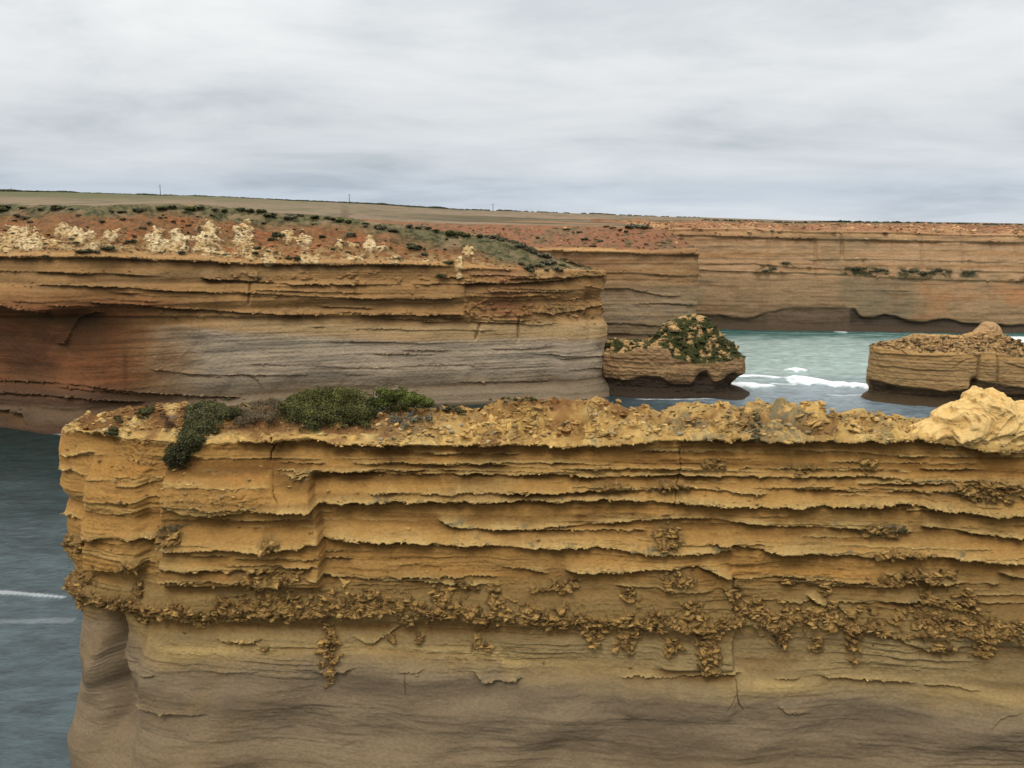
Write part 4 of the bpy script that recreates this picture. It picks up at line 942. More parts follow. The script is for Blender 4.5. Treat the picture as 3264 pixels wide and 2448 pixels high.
def fc_col(c):
    X, Y, Z, u, v, C = (c[k] for k in ('X', 'Y', 'Z', 'u', 'v', 'C')); s = c['sarc']; zy = (v - 188.2) / .17926; zx = (u - 627.4) / .17926
    n0 = fbm(s * .01, Z * .35, 0, 4, 621); n1 = fbm(s * .05, Z * .9, 0, 4, 625); n2 = fbm(s * .035, Z * .05, 0, 4, 627)
    col = np.zeros(X.shape + (3,)) + lin((176, 142, 110))
    col = mixc(col, lin((172, 128, 86)), ss(0, .4, n0) * .7)
    col = mixc(col, lin((136, 118, 92)), ss(0, .4, n2) * .75)
    lowc = mixc(np.zeros_like(col) + lin((156, 128, 98)), lin((172, 122, 84)), ss(-.05, .35, n2 + .1 * n1))
    lowc = mixc(lowc, lin((124, 112, 92)), ss(.0, .35, fbm(s * .03, Z * .03, 0, 3, 633)) * .8)
    col = mixc(col, lowc, ss(480, 515, zy + n1 * 10))
    col = mixc(col, lin((112, 94, 76)), ss(560, 700, zy) * ss(1250, 1150, zx) * .4)
    col = mixc(col, lin((104, 82, 62)), ss(.1, .45, n1) * .5)
    col = mixc(col, lin((206, 170, 124)), gs(zy - 246 - (zx - 500) * .016, 9) * ss(-.1, .2, fbm(s * .04, 0, 0, 3, 637)) * .8)
    vs = ss(.15, .5, fbm(s * .25, Z * .06, 0, 3, 641)); col = mixc(col, lin((112, 82, 58)), vs * .18)
    col = mixc(col, lin((118, 84, 58)), gs(zy - 285 - (zx - 500) * .018, 14) * ss(-.3, .2, n1) * .6)
    col = mixc(col, lin((150, 104, 70)), ss(300, 225, zy) * .5)
    # scrub growing on the middle shelf
    shelf = gs(zy - (462 + (zx - 1200) * .02), 26) * ss(1150, 1230, zx) * ss(2000, 1900, zx) + gs(zy - 450, 20) * gs(zx - 780, 40) + gs(zy - 430, 12) * gs(zx - 880, 45)
    gap = ss(1440, 1470, zx) * ss(1520, 1490, zx) + gs(zx - 1830, 22)
    col = mixc(col, lin((72, 72, 52)), np.clip(shelf * 1.6, 0, 1) * (1 - np.clip(gap, 0, 1)) * ss(-.25, .1, fbm(s * .3, Z * .5, 0, 3, 645)) * .95)
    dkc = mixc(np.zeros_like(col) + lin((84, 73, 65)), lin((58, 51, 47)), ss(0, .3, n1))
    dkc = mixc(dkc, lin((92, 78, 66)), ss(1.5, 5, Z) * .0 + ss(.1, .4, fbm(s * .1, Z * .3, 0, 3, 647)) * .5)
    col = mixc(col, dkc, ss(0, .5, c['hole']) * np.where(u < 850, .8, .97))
    col = mixc(col, lin((72, 60, 50)), ss(4, 2, Z) * .8)
    k0 = fbm(X * .05, Y * .05, 0, 4, 651); k1 = fbm(X * .2, Y * .2, Z * .4, 4, 655)
    soil = mixc(np.zeros_like(col) + lin((148, 106, 78)), lin((124, 94, 70)), ss(-.1, .3, k0))
    soil = mixc(soil, lin((186, 148, 106)), ss(.0, .3, fbm(s * .05, C * 3, 0, 4, 657)) * .55)
    soil = mixc(soil, lin((104, 72, 50)), ss(.0, .3, fbm(s * .08, C * 5, 0, 4, 659)) * .6)
    soil = soil * .95
    soil = mixc(soil, lin((92, 84, 60)), np.clip(ss(.62, .9, C) + ss(.15, .4, k1), 0, 1) * .8)
    col = mixc(col, soil, 1 - c['wall'])
    lum = (col * np.array([.3, .6, .1])).sum(-1, keepdims=True); col = (col + (lum - col) * .06) * 1.0
    return col
fcp = sample_path(fc_path, lambda x, y: .4 / Q)
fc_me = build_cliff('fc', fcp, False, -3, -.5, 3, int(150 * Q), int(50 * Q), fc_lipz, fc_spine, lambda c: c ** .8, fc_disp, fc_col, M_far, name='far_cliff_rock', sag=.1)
farcliff = link('far_cliff', fc_me); fx = CTX['fc']
tag(chunks('rim_rubble', 'fc', (fx['front'] * fx['lip'] * .3 + (1 - fx['wall']) * (fx['C'] < .8)) * (fx['u'] < 1060) * (fx['u'] > 620), 5200, .25, 1.3, .5, M_far, farcliff, 531, 1.0, .35, [(190, 150, 106), (150, 104, 72), (120, 88, 62), (206, 172, 126)], .45), kind='stuff'); tag(farcliff, 'long straight tan cliff closing the far side of the bay', kind='structure')

# ================================================================== PLATEAU
skyl = Df([(-1500, 400), (-300, 404), (0, 411), (80, 412), (200, 416), (350, 421), (500, 425), (600, 430), (700, 434), (800, 438), (900, 445), (1000, 451), (1100, 454), (1250, 459), (1400, 465), (1550, 469), (1700, 474), (1900, 477), (2100, 479), (2212, 481), (3500, 486)])
nu = 700; nd = 130
U = np.linspace(-420, 1500, nu)
def spine_depth(path, spn, flt):
    P_ = np.array(path); P_ = P_[flt(P_)]; S3 = spn(P_[:, 0], P_[:, 1], P_[:, 0] * 0 + 40)
    uu_ = proj(S3[:, 0], S3[:, 1], S3[:, 2])[0]; o_ = np.argsort(uu_); return uu_[o_], S3[o_, 1]
ua, ya = spine_depth(h1p, h1_spine, lambda P: P[:, 1] < 244); ub, yb = spine_depth(h2p, h2_spine, lambda P: (P[:, 1] < 303) | (P[:, 0] < 50))
Yn1 = np.interp(U, ua, ya) + 1.5; Yn2 = np.interp(U, ub, yb) + 1.5
k_ = np.interp(U, [344, 352], [0, 1]); Yn = Yn1 * (1 - k_) + Yn2 * k_
yn = (1 - k_) * (ip(U, h1_crest) + 2.5) + k_ * (ip(U, h2_crest) + 2.0)
k2 = np.interp(U, [640, 648], [0, 1]); Yn = Yn * (1 - k2) + 424 * k2; yn = yn * (1 - k2) + (ip(U, fc_crest) + 1.5) * k2
Yh = np.interp(U, [-420, 0, 400, 700, 1100], [620, 640, 900, 1300, 1300])
co = np.zeros((nu, nd, 3)); tt = np.linspace(0, 1, nd - 12) ** 1.6
zn = pt(U, yn, Yn)[..., 2]; zh = pt(U, ip(U, skyl) + 1.0, Yh)[..., 2]
for j in range(nd):
    if j < nd - 12:
        Yd = Yn + (Yh - Yn) * tt[j]; z = zn + (zh - zn) * tt[j] ** .8
    else:
        k = (j - (nd - 13)) / 12; Yd = Yh * (1 + 12 * k * k); z = zh - 60 * k
    co[:, j, 0] = (U - CX) / F * Yd * 1.0; co[:, j, 1] = Yd; co[:, j, 2] = z
co[..., 2] += fbm(co[..., 0] * .02, co[..., 1] * .02, 0, 3, 701) * 1.0 * np.clip((co[..., 1] - Yn[:, None]) / 60, 0, 1) * np.clip((Yh[:, None] - co[..., 1]) / 100, 0, 1)
pu, pv, _ = proj(co[..., 0], co[..., 1], co[..., 2])
k0 = fbm(co[..., 0] * .02, co[..., 1] * .012, 0, 4, 711); k1 = fbm(co[..., 0] * .1, co[..., 1] * .05, 0, 4, 715)
pc = np.zeros(co.shape) + lin((126, 108, 88))
pc = mixc(pc, lin((122, 108, 82)), ss(0, .3, k0)); pc = mixc(pc, lin((84, 84, 60)), ss(.05, .35, k1) * .7)
far_m = np.clip((co[..., 1] - Yn[:, None]) / (Yh - Yn)[:, None], 0, 1)
frac = (pv - ip(pu, skyl)) / np.maximum(yn[:, None] - ip(pu, skyl), 1)
pc = mixc(pc, lin((88, 90, 58)), ss(.55, .2, frac + k1 * .25) * ss(460, 60, pu) * .95)
pc = mixc(pc, lin((98, 92, 70)), ss(.0, .3, k1 + k0 * .5) * .6)
pc = mixc(pc, lin((58, 60, 44)), ss(.86, .95, far_m + k1 * .08) * .8 * (.35 + .65 * ss(480, 400, pu)))
stripes = ss(.1, .25, perlin(co[..., 0] * .004, co[..., 1] * .05, 0, 721)) * ss(330, 480, pu)
pc = mixc(pc, lin((78, 72, 50)), stripes * .95)
pc = mixc(pc, lin((150, 110, 80)), ss(.1, .4, fbm(co[..., 0] * .008, co[..., 1] * .03, 0, 3, 724)) * ss(420, 520, pu) * .8)
pl = raw_mesh('plateau', co[:, ::1], grid_quads(nu, nd)[..., ::-1], M_grass, pc)
SURF['pl'] = (co.reshape(-1, 3), pu.ravel(), pv.ravel(), co[..., 1].ravel())
tag(link('ground', pl), 'gently rising heath plateau running to the skyline', kind='structure')

# ================================================================== SEA STACKS
def make_stack(key, name, path, lipl, crestl, spine_fn, zref, disp, colour, rows, cap, sp, mat, capg=lambda c: c ** .8):
    p = sample_path(path, sp, closed=True)
    def lz(X, Y):
        u = proj(X, Y, zref)[0]; return pt(u, ip(u, lipl), Y)[..., 2]
    return build_cliff(key, p, True, -3, -.5, 3, rows, cap, lz, spine_fn, capg, disp, colour, mat, name=name, sag=.15)

# green capped stack: px 590..739, base y ~398
gs_path = [S_(733, 397), S_(700, 400.5), S_(660, 400), S_(620, 399), S_(585, 397), (16, 246), (22, 258), (40, 262), (58, 258), (63, 248)]
gs_path = [(61.0, 238), (59.5, 234.0), (52, 233), (42, 233.5), (33, 235), (27, 238), (23, 243), (22, 250), (22, 258), (40, 261), (57, 257), (62, 247)]
gs_lip = Zf([(-200, 935), (0, 925), (90, 900), (160, 890), (215, 905), (250, 955), (400, 990), (480, 985), (560, 975), (640, 950), (668, 935), (800, 930)])
gs_crest = Zf([(-200, 850), (0, 838), (120, 850), (175, 800), (230, 745), (300, 715), (380, 700), (450, 722), (510, 790), (560, 850), (610, 885), (655, 925), (800, 930)])
def gs_spine(X, Y, zl):
    Xs = np.clip(X, 22, 59.5); Xs = 39 + (Xs - 39) * .97; Ys = np.full_like(X, 245.) + (Y - 246) * .1
    u = proj(Xs, Ys, 18.)[0]; z = pt(u, ip(u, gs_crest), Ys)[..., 2]
    return np.stack([Xs, Ys, z], -1)
gs_dark = Zf([(-200, 1050), (0, 1070), (80, 1045), (180, 1050), (240, 1090), (350, 1100), (400, 1030), (440, 1012), (480, 1080), (540, 1060), (590, 1020), (640, 1050), (700, 1060)])
def gs_disp(c):
    X, Y, Z, u, v, C = (c[k] for k in ('X', 'Y', 'Z', 'u', 'v', 'C')); s = c['sarc']; W = c['wall']
    dt = ip(u, gs_dark); zx = (u - 627.4) / .17926; zy = (v - 188.2) / .17926
    under = ss(-1.5, 3, v - dt) * c['front']
    side = ss(58, 61, X + 0 * Y) * 0
    prof_ = np.interp(Z, [-1, .3, .9, 1.4, 2.6, 4.0, 5.2, 6.5, 12, 20], [2.4, 2.2, 1.2, -.4, -1.2, -.8, .0, .5, .4, 0]) * (.5 + 1.2 * ss(52, 60, X)) * (.6 + .8 * ss(-.4, .4, fbm(X * .08, Y * .08, 0, 2, 801)))
    d = W * (prof_ + ridged(s * .03, Z * .8, 0, 4, 803, .6) * .35 + ridged(X * .4, Y * .4, Z * .5, 4, 804, .6) * .5 + fbm(X * .12, Z * .15, Y * .12, 4, 807) * 1.0 + fbm(X, Y, Z * 1.6, 4, 809) * .2)
    d -= W * under * .9
    d -= W * c['front'] * (1.6 * gs(zx - 430, 40) * gs(zy - 1060, 50) + 1.0 * gs(zx - 560, 30) * gs(zy - 1060, 40) + .8 * gs(zy - 980, 12) * ss(240, 270, zx) * ss(400, 370, zx))
    f1, f2, cid = worley(X * .9 + perlin(X * .5, Y * .5, Z, 3), (Y + Z) * .9, 12)
    d += (1 - W) * (fbm(X * .3, Y * .3, Z * .4, 4, 811) * 1.1 + ridged(X * 1.1, Y * 1.1, Z * 1.1, 3, 815) * .35 + ss(.05, .3, f2 - f1) * .5 * cid - .2) * ss(1.1, .7, C)
    c['under'] = under; c['zx'] = zx; c['zy'] = zy
    return d, None
def gs_col(c):
    X, Y, Z, u, v, C = (c[k] for k in ('X', 'Y', 'Z', 'u', 'v', 'C')); s = c['sarc']
    n1 = fbm(s * .12, Z * .9, 0, 4, 821); n2 = fbm(X * .15, Z * .2, Y * .15, 3, 825)
    col = np.zeros(X.shape + (3,)) + lin((142, 115, 86))
    col = mixc(col, lin((112, 86, 60)), ss(0, .35, n1) * .7); col = mixc(col, lin((166, 136, 100)), ss(0, .35, -n2) * .5)
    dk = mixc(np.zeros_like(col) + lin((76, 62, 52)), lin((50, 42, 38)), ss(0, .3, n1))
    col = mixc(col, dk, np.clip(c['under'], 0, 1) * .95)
    col = mixc(col, lin((70, 58, 48)), ss(5.8, 3.8, Z + n2 * 2.5) * .85)
    col = mixc(col, lin((52, 44, 37)), ss(4.2, 3.2, Z + n1 * 2) * .8)
    cap = 1 - ss(.02, 0, C)
    k = fbm(X * .42, Y * .42, Z * .42, 4, 831, .6)
    cp = mixc(np.zeros_like(col) + lin((168, 136, 96)), lin((62, 64, 38)), ss(-.14, .02, k + .12 * gs(c['zx'] - 420, 200) - .25 * ss(760, 700, c['zy'])))
    cp = mixc(cp, lin((46, 50, 30)), ss(.1, .3, k) * .7)
    cp = mixc(cp, lin((196, 166, 122)), ss(.1, .35, -k) * .5)
    return mixc(col, cp, cap)
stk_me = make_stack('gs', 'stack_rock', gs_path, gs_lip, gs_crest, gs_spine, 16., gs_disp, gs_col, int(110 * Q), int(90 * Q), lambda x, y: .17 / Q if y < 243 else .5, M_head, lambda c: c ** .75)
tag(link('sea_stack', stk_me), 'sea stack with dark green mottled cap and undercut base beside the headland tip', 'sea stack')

sc0 = CTX['gs']; stack_a = bpy.data.objects['sea_stack']
tag(chunks('cap_rubble', 'gs', (sc0['C'] > .02) * (sc0['C'] < .95), 2200, .15, .8, .7, M_head, stack_a, 521, 1.0, .35, None, .3), kind='stuff')
# right stack
rs_path = [(175, 212), (150, 214), (132, 216), (115, 220), (103, 224), (97, 228), (94.0, 231), (94.5, 236), (100, 244), (115, 250), (140, 250), (175, 246)]
rs_lip = Zf([(1300, 880), (1385, 890), (1450, 900), (1600, 920), (1750, 925), (1900, 935), (2000, 930), (2212, 950), (2900, 1010), (3600, 1080)])
rs_crest = Zf([(1300, 880), (1378, 876), (1420, 862), (1500, 848), (1560, 825), (1600, 810), (1700, 815), (1860, 820), (1930, 800), (1980, 782), (2060, 790), (2100, 818), (2140, 842), (2180, 868), (2212, 880), (2900, 960), (3600, 1050)])
def rs_spine(X, Y, zl):
    Xs = np.clip(X, 97, 165); Ys = np.interp(Xs, [94, 115, 175], [234, 236, 228]) + (Y - 230) * .05
    u = proj(Xs, Ys, 18.)[0]; z = pt(u, ip(u, rs_crest), Ys)[..., 2]
    return np.stack([Xs, Ys, z], -1)
rs_dark = Zf([(1300, 1060), (1380, 1065), (1500, 1095), (1600, 1110), (1700, 1115), (1760, 1130), (1900, 1115), (1930, 1060), (2000, 1080), (2212, 1110), (2900, 1150)])
rs_led = [D(Zf([(1380, 990), (1500, 995), (1650, 1010), (1900, 1015)]), .3, .35, .4, .4), D(Zf([(1380, 915), (1600, 930), (1800, 935), (2000, 930), (2300, 955)]), .5, .5, .5, .5),
          D(Zf([(1800, 1010), (1870, 960), (1960, 940)]), .0, .5, .5, .4), D(Zf([(2080, 960), (2212, 1000)]), .5, .3, .8, .5)]
def rs_disp(c):
    X, Y, Z, u, v, C = (c[k] for k in ('X', 'Y', 'Z', 'u', 'v', 'C')); s = c['sarc']; W = c['wall']
    zx = (u - 627.4) / .17926; zy = (v - 188.2) / .17926
    under = ss(-1.0, 2.5, v - ip(u, rs_dark)) * c['front']
    led = ledge_sum(c, rs_led, .3)
    prof_ = np.interp(Z, [-1, .3, .8, 1.4, 2.4, 3.4, 4.4, 8, 20], [1.8, 1.4, .7, -.3, -.7, -.3, .3, .1, 0])
    d = W * (prof_ + led * c['front'] + ridged(s * .025, Z * .9, 0, 4, 903, .6) * .3 + ridged(X * .4, Y * .4, Z * .5, 4, 904, .6) * .3 + fbm(s * .12, Z * .12, 0, 4, 907) * .9 + fbm(X, Y, Z * 1.6, 4, 909) * .15)
    d -= W * under * .7
    d -= W * c['front'] * (.9 * gs(zx - 1955 + (zy - 1000) * .12, 7) + .8 * gs(zx - 2062, 6)) * ss(920, 940, zy) * ss(1110, 1080, zy)
    d -= W * c['front'] * 1.8 * gs(zx - 1930, 18) * ss(1040, 1080, zy)
    f1, f2, cid = worley(X * 1.1, (Y + Z * 1.5) * 1.1, 14)
    d += (1 - W) * (fbm(X * .3, Y * .3, Z * .5, 4, 911) * .7 + ss(.05, .3, f2 - f1) * .8 * cid - .3 + ridged(X * 1.3, Y * 1.3, Z * 1.3, 3, 913) * .25) * ss(1.1, .75, C)
    c['under'] = under; c['zx'] = zx; c['zy'] = zy
    return d, None
def rs_col(c):
    X, Y, Z, u, v, C = (c[k] for k in ('X', 'Y', 'Z', 'u', 'v', 'C')); s = c['sarc']
    n1 = fbm(s * .1, Z * 1.1, 0, 4, 921); n2 = fbm(s * .15, Z * .2, 0, 3, 925)
    col = np.zeros(X.shape + (3,)) + lin((156, 128, 92))
    col = mixc(col, lin((124, 96, 64)), ss(0, .35, n1) * .7); col = mixc(col, lin((142, 118, 84)), ss(0, .35, -n2) * .6)
    col = mixc(col, lin((176, 140, 92)), gs(Z - c['zl'], 1.2) * .6)
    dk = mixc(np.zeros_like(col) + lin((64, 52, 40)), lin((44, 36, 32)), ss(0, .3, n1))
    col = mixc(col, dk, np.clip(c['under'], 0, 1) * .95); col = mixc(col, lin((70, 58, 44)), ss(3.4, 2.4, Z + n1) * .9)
    cap = 1 - ss(.02, 0, C)
    k = fbm(X * .9, Y * .9, Z * .9, 4, 931, .6)
    cp = mixc(np.zeros_like(col) + lin((160, 130, 92)), lin((92, 76, 54)), ss(-.05, .2, k)); cp = mixc(cp, lin((74, 70, 46)), ss(.15, .35, k) * .7)
    cp = mixc(cp, lin((176, 142, 96)), ss(.75, .95, C) * ss(1550, 1650, c['zx']) * .8)
    return mixc(col, cp, cap)
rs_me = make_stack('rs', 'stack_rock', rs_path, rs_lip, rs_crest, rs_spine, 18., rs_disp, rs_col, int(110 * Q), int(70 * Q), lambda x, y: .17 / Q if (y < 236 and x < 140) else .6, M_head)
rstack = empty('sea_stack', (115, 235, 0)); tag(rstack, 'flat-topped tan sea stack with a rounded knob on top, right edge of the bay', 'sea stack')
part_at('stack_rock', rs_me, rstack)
sc0 = CTX['rs']; tag(chunks('cap_rubble', 'rs', (sc0['C'] > .02) * (sc0['C'] < .8) * (sc0['u'] < 1060), 2600, .15, .85, .6, M_head, rstack, 522, 1.0, .35, None, .3), kind='stuff')
ko = Zf([(1935, 800), (1958, 782), (1980, 768), (1988, 752), (2020, 744), (2050, 752), (2070, 770), (2078, 795), (2096, 826), (2060, 850), (2000, 850), (1930, 838)])
kn = blob('knob', 'x', ko, Zf([(2010, 802)])[0], 235, 3.2, M_head, .5, .5, ((158, 126, 88), (172, 140, 102), (112, 86, 58)), 40, 120, 70)
part_at('knob', kn, rstack)

# ================================================================== FOLIAGE
def leaves(blobs, n, size, c_low, c_top, c_var, shell=.35, seed=1, droop=0):
    """leaf-sized faces through the outer volume of overlapping lumps; colour by height and clump"""
    g = np.random.default_rng(seed)
    B = np.array(blobs, float)                               # x y z rx ry rz
    area = (B[:, 3] * B[:, 4] + B[:, 3] * B[:, 5]); idx = g.choice(len(B), n, p=area / area.sum())
    b = B[idx]
    d = g.normal(size=(n, 3)); d /= np.linalg.norm(d, axis=1)[:, None]; d[:, 2] = np.where(d[:, 2] < -.35, -d[:, 2], d[:, 2])
    clump = fbm(d[:, 0] * 2 + b[:, 0], d[:, 1] * 2 + b[:, 1], d[:, 2] * 2 + b[:, 2], 3, seed + 5)
    rr = (1 - shell * g.random(n) ** 1.5) * (1 + .42 * clump)
    P = b[:, :3] + d * b[:, 3:] * rr[:, None]
    nrm = d + g.normal(size=(n, 3)) * .7; nrm /= np.linalg.norm(nrm, axis=1)[:, None]
    t = np.cross(nrm, g.normal(size=(n, 3))); t /= np.linalg.norm(t, axis=1)[:, None]; bt = np.cross(nrm, t)
    sz = size * (.6 + .8 * g.random(n))[:, None]
    q = np.stack([P - t * sz * .5, P + bt * sz * .32, P + t * sz * .5, P - bt * sz * .32], 1)
    hz = (P[:, 2] - P[:, 2].min()) / max(np.ptp(P[:, 2]), .01)
    c2_ = fbm(P[:, 0] * 1.6, P[:, 1] * 1.6, P[:, 2] * 1.6, 3, seed + 9)
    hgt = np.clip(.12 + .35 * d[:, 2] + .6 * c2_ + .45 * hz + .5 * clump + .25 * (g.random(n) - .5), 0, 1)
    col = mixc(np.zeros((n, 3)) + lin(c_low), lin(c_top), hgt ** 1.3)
    col = mixc(col, lin(c_var), (g.random(n) < .14) * .7)
    col = np.repeat(col[:, None, :], 4, 1)
    return q, col

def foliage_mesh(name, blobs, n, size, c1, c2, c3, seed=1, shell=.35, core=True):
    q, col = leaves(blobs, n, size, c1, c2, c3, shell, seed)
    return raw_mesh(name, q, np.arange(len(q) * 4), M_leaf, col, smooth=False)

def tube(p0, p1, r0, r1, n=5):
    p0 = np.array(p0, float); p1 = np.array(p1, float); a = p1 - p0; a /= np.linalg.norm(a)
    h = np.array([1, 0, 0]) if abs(a[0]) < .8 else np.array([0, 1, 0]); s = np.cross(a, h); s /= np.linalg.norm(s); t = np.cross(a, s)
    V = [p0 + r0 * (cos(2 * pi * k / n) * s + sin(2 * pi * k / n) * t) for k in range(n)] + [p1 + r1 * (cos(2 * pi * k / n) * s + sin(2 * pi * k / n) * t) for k in range(n)]
    Fq = [(k, (k + 1) % n, n + (k + 1) % n, n + k) for k in range(n)]
    return V, Fq
def tubes_mesh(name, segs, mat):
    V = []; Q_ = []
    for s in segs:
        v, f = tube(*s); o = len(V); V += v; Q_ += [[i + o for i in q] for q in f]
    return raw_mesh(name, np.array(V), np.array(Q_), mat, np.zeros((len(V), 3)) + .2)
def branches(base, h, r, n, seed, rad=.04):
    g = random.Random(seed); segs = []
    for k in range(n):
        a = g.uniform(0, 2 * pi); e = g.uniform(.2, .9); m1 = (base[0] + cos(a) * r * .45 * e, base[1] + sin(a) * r * .45 * e, base[2] + h * .45)
        p2 = (base[0] + cos(a) * r * e, base[1] + sin(a) * r * e, base[2] + h * g.uniform(.6, .95))
        segs.append((base, m1, rad, rad * .7)); segs.append((m1, p2, rad * .7, rad * .3))
        for _ in range(3):
            b = a + g.uniform(-.9, .9); p3 = (m1[0] + cos(b) * r * .5, m1[1] + sin(b) * r * .5, m1[2] + h * g.uniform(.1, .5)); segs.append((m1, p3, rad * .4, rad * .15))
    return segs

def poly_bush(name, label, cat, poly, rmax, n, size, cols, seed, group=None, key='ridge', count=40, flat=.75, stem=True, lift=.25, shell=.35, ycap=None):
    """bush whose footprint on the rock is an outline traced in image pixels"""
    g = random.Random(seed); xs = [p[0] for p in poly]; ys = [p[1] for p in poly]
    bl = []; tries = 0
    while len(bl) < count and tries < 4000:
        tries += 1
        x = g.uniform(min(xs), max(xs)); y = g.uniform(min(ys), max(ys))
        if not inpoly(np.array([x]), np.array([y]), poly)[0]: continue
        de = 1e9
        for i in range(len(poly)):
            (ax, ay), (bx, by) = poly[i], poly[(i + 1) % len(poly)]
            L2 = (bx - ax) ** 2 + (by - ay) ** 2; t = max(0, min(1, ((x - ax) * (bx - ax) + (y - ay) * (by - ay)) / max(L2, 1e-9)))
            de = min(de, math.hypot(x - ax - t * (bx - ax), y - ay - t * (by - ay)))
        p = find(key, x, y + (2 if y < (ycap or -1) else 0), 2.5)
        q = find(key, x, max(y, ycap), 2.5) if ycap else p
        z = float(pt(x, y, q[1])[2]); m_ = q[1] / F
        r = min(max(de * m_ * 1.0, .10), rmax) * g.uniform(.8, 1.1)
        bl.append((float(pt(x, y, q[1])[0]), float(q[1]) - r * lift, z, r * 1.15, r, r * flat))
    cx = sum(b[0] for b in bl) / len(bl); cy = sum(b[1] for b in bl) / len(bl); cz = min(b[2] for b in bl)
    root = empty(name, (cx, cy, cz)); tag(root, label, cat, group)
    B = [(b[0] - cx, b[1] - cy, b[2] - cz) + b[3:] for b in bl]
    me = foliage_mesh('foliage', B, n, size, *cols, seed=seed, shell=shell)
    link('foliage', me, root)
    if stem:
        b0 = min(B, key=lambda b: b[0] ** 2 + b[1] ** 2); sp_ = max(b[0] for b in B) - min(b[0] for b in B)
        segs = branches((b0[0], b0[1] + .05, b0[2] - b0[5]), b0[5] * 2.0, max(b0[3], sp_ * .4), 7, seed + 1, .035)
        link('branches', tubes_mesh('branches', segs, M_twig), root)
    return root

green = ((30, 34, 19), (92, 94, 46), (118, 110, 64)); dgreen = ((32, 35, 23), (80, 82, 48), (112, 100, 66)); drab = ((66, 56, 42), (122, 104, 80), (96, 96, 64)); greyg = ((58, 58, 46), (120, 118, 98), (148, 142, 122))
poly_bush('bush', 'dark green bush spilling down over the left end of the ridge', 'bush',
          Lf([(785, 112), (850, 100), (950, 95), (1030, 92), (1050, 130), (1020, 180), (950, 225), (885, 260), (850, 310), (815, 370), (760, 402), (715, 395), (690, 350), (712, 285), (760, 240), (790, 180)]), .55, 26000, .10, dgreen, 21, count=110, ycap=405)
poly_bush('bush', 'largest bright green domed bush in the middle of the ridge top', 'bush',
          Lf([(1175, 150), (1195, 110), (1230, 75), (1290, 50), (1400, 36), (1480, 40), (1560, 60), (1595, 95), (1592, 150), (1580, 200), (1560, 255), (1520, 240), (1450, 225), (1380, 222), (1330, 245), (1240, 235), (1180, 200)]), .9, 42000, .10, green, 22, count=120, ycap=406, flat=.8)
poly_bush('bush', 'low olive green bush trailing right from the largest domed bush', 'bush',
          Lf([(1560, 60), (1600, 40), (1690, 38), (1760, 58), (1810, 82), (1870, 112), (1850, 140), (1700, 150), (1580, 170)]), .55, 17000, .10, ((40, 46, 22), (100, 108, 48), (120, 122, 66)), 23, count=80, ycap=409)
poly_bush('dry_shrub', 'bare brown twiggy shrub between the two large green bushes', 'shrub',
          Lf([(1000, 120), (1080, 92), (1140, 78), (1200, 84), (1200, 150), (1190, 215), (1100, 210), (1040, 225), (950, 245), (990, 190)]), .5, 12000, .07, drab, 24, count=80, ycap=406, shell=.8)
poly_bush('bush', 'small green bush near the left tip of the ridge', 'bush', Lf([(570, 150), (600, 132), (650, 120), (660, 140), (640, 172), (590, 182)]), .3, 3500, .08, dgreen, 25, count=14, ycap=405)
poly_bush('bush', 'dark narrow bush tucked in the cleft at the left tip', 'bush', Lf([(470, 215), (490, 165), (525, 168), (510, 215), (495, 262), (440, 240)]), .25, 2600, .08, dgreen, 26, count=12)
poly_bush('dry_shrub', 'sparse brown shrub on the soil left of the spilling bush', 'shrub', Lf([(655, 125), (690, 115), (700, 150), (740, 195), (760, 225), (700, 235), (690, 180)]), .25, 1500, .07, ((70, 50, 38), (124, 92, 68), (98, 84, 60)), 27, count=14, shell=.8)
poly_bush('bush', 'thin strip of grass-green bush on the crest right of centre', 'bush', Lf([(2040, 118), (2090, 92), (2127, 85)]) + Rf([(60, 88), (190, 93), (230, 100), (100, 104), (20, 108)]), .2, 2500, .08, green, 28, count=20, ycap=405)
poly_bush('bush', 'short green mat behind grey stones on the crest', 'bush', Lf([(1840, 130), (1900, 118), (1980, 128), (1970, 165), (1900, 150), (1850, 145)]), .22, 2200, .08, dgreen, 29, count=18, ycap=408)
poly_bush('dry_shrub', 'grey low shrub among the stones right of the bushes', 'shrub', Lf([(1640, 150), (1760, 145), (1850, 160), (1820, 210), (1700, 225), (1680, 285), (1650, 270)]), .22, 2600, .08, greyg, 30, count=26, shell=.7)
poly_bush('dry_shrub', 'grey green shrub on the pale stones below the crest line', 'shrub', Rf([(1050, 150), (1090, 150), (1100, 220), (1080, 300), (1040, 300), (1060, 220)]), .2, 2000, .07, ((62, 62, 42), (128, 122, 88), (148, 140, 104)), 31, count=16, shell=.7)
poly_bush('dry_shrub', 'small grey-green tuft on a ledge of the right wall', 'shrub', Rf([(1500, 655), (1600, 640), (1700, 630), (1720, 655), (1620, 672), (1530, 675)]), .2, 1400, .07, ((72, 66, 44), (124, 114, 82), (140, 130, 98)), 32, count=14, shell=.7)
poly_bush('dry_shrub', 'grey tuft growing on the ledge of the left block', 'shrub', Lf([(650, 650), (720, 625), (780, 615), (800, 640), (740, 665), (670, 668)]), .2, 1400, .07, ((78, 66, 44), (128, 112, 78), (144, 128, 92)), 33, count=14, shell=.7)

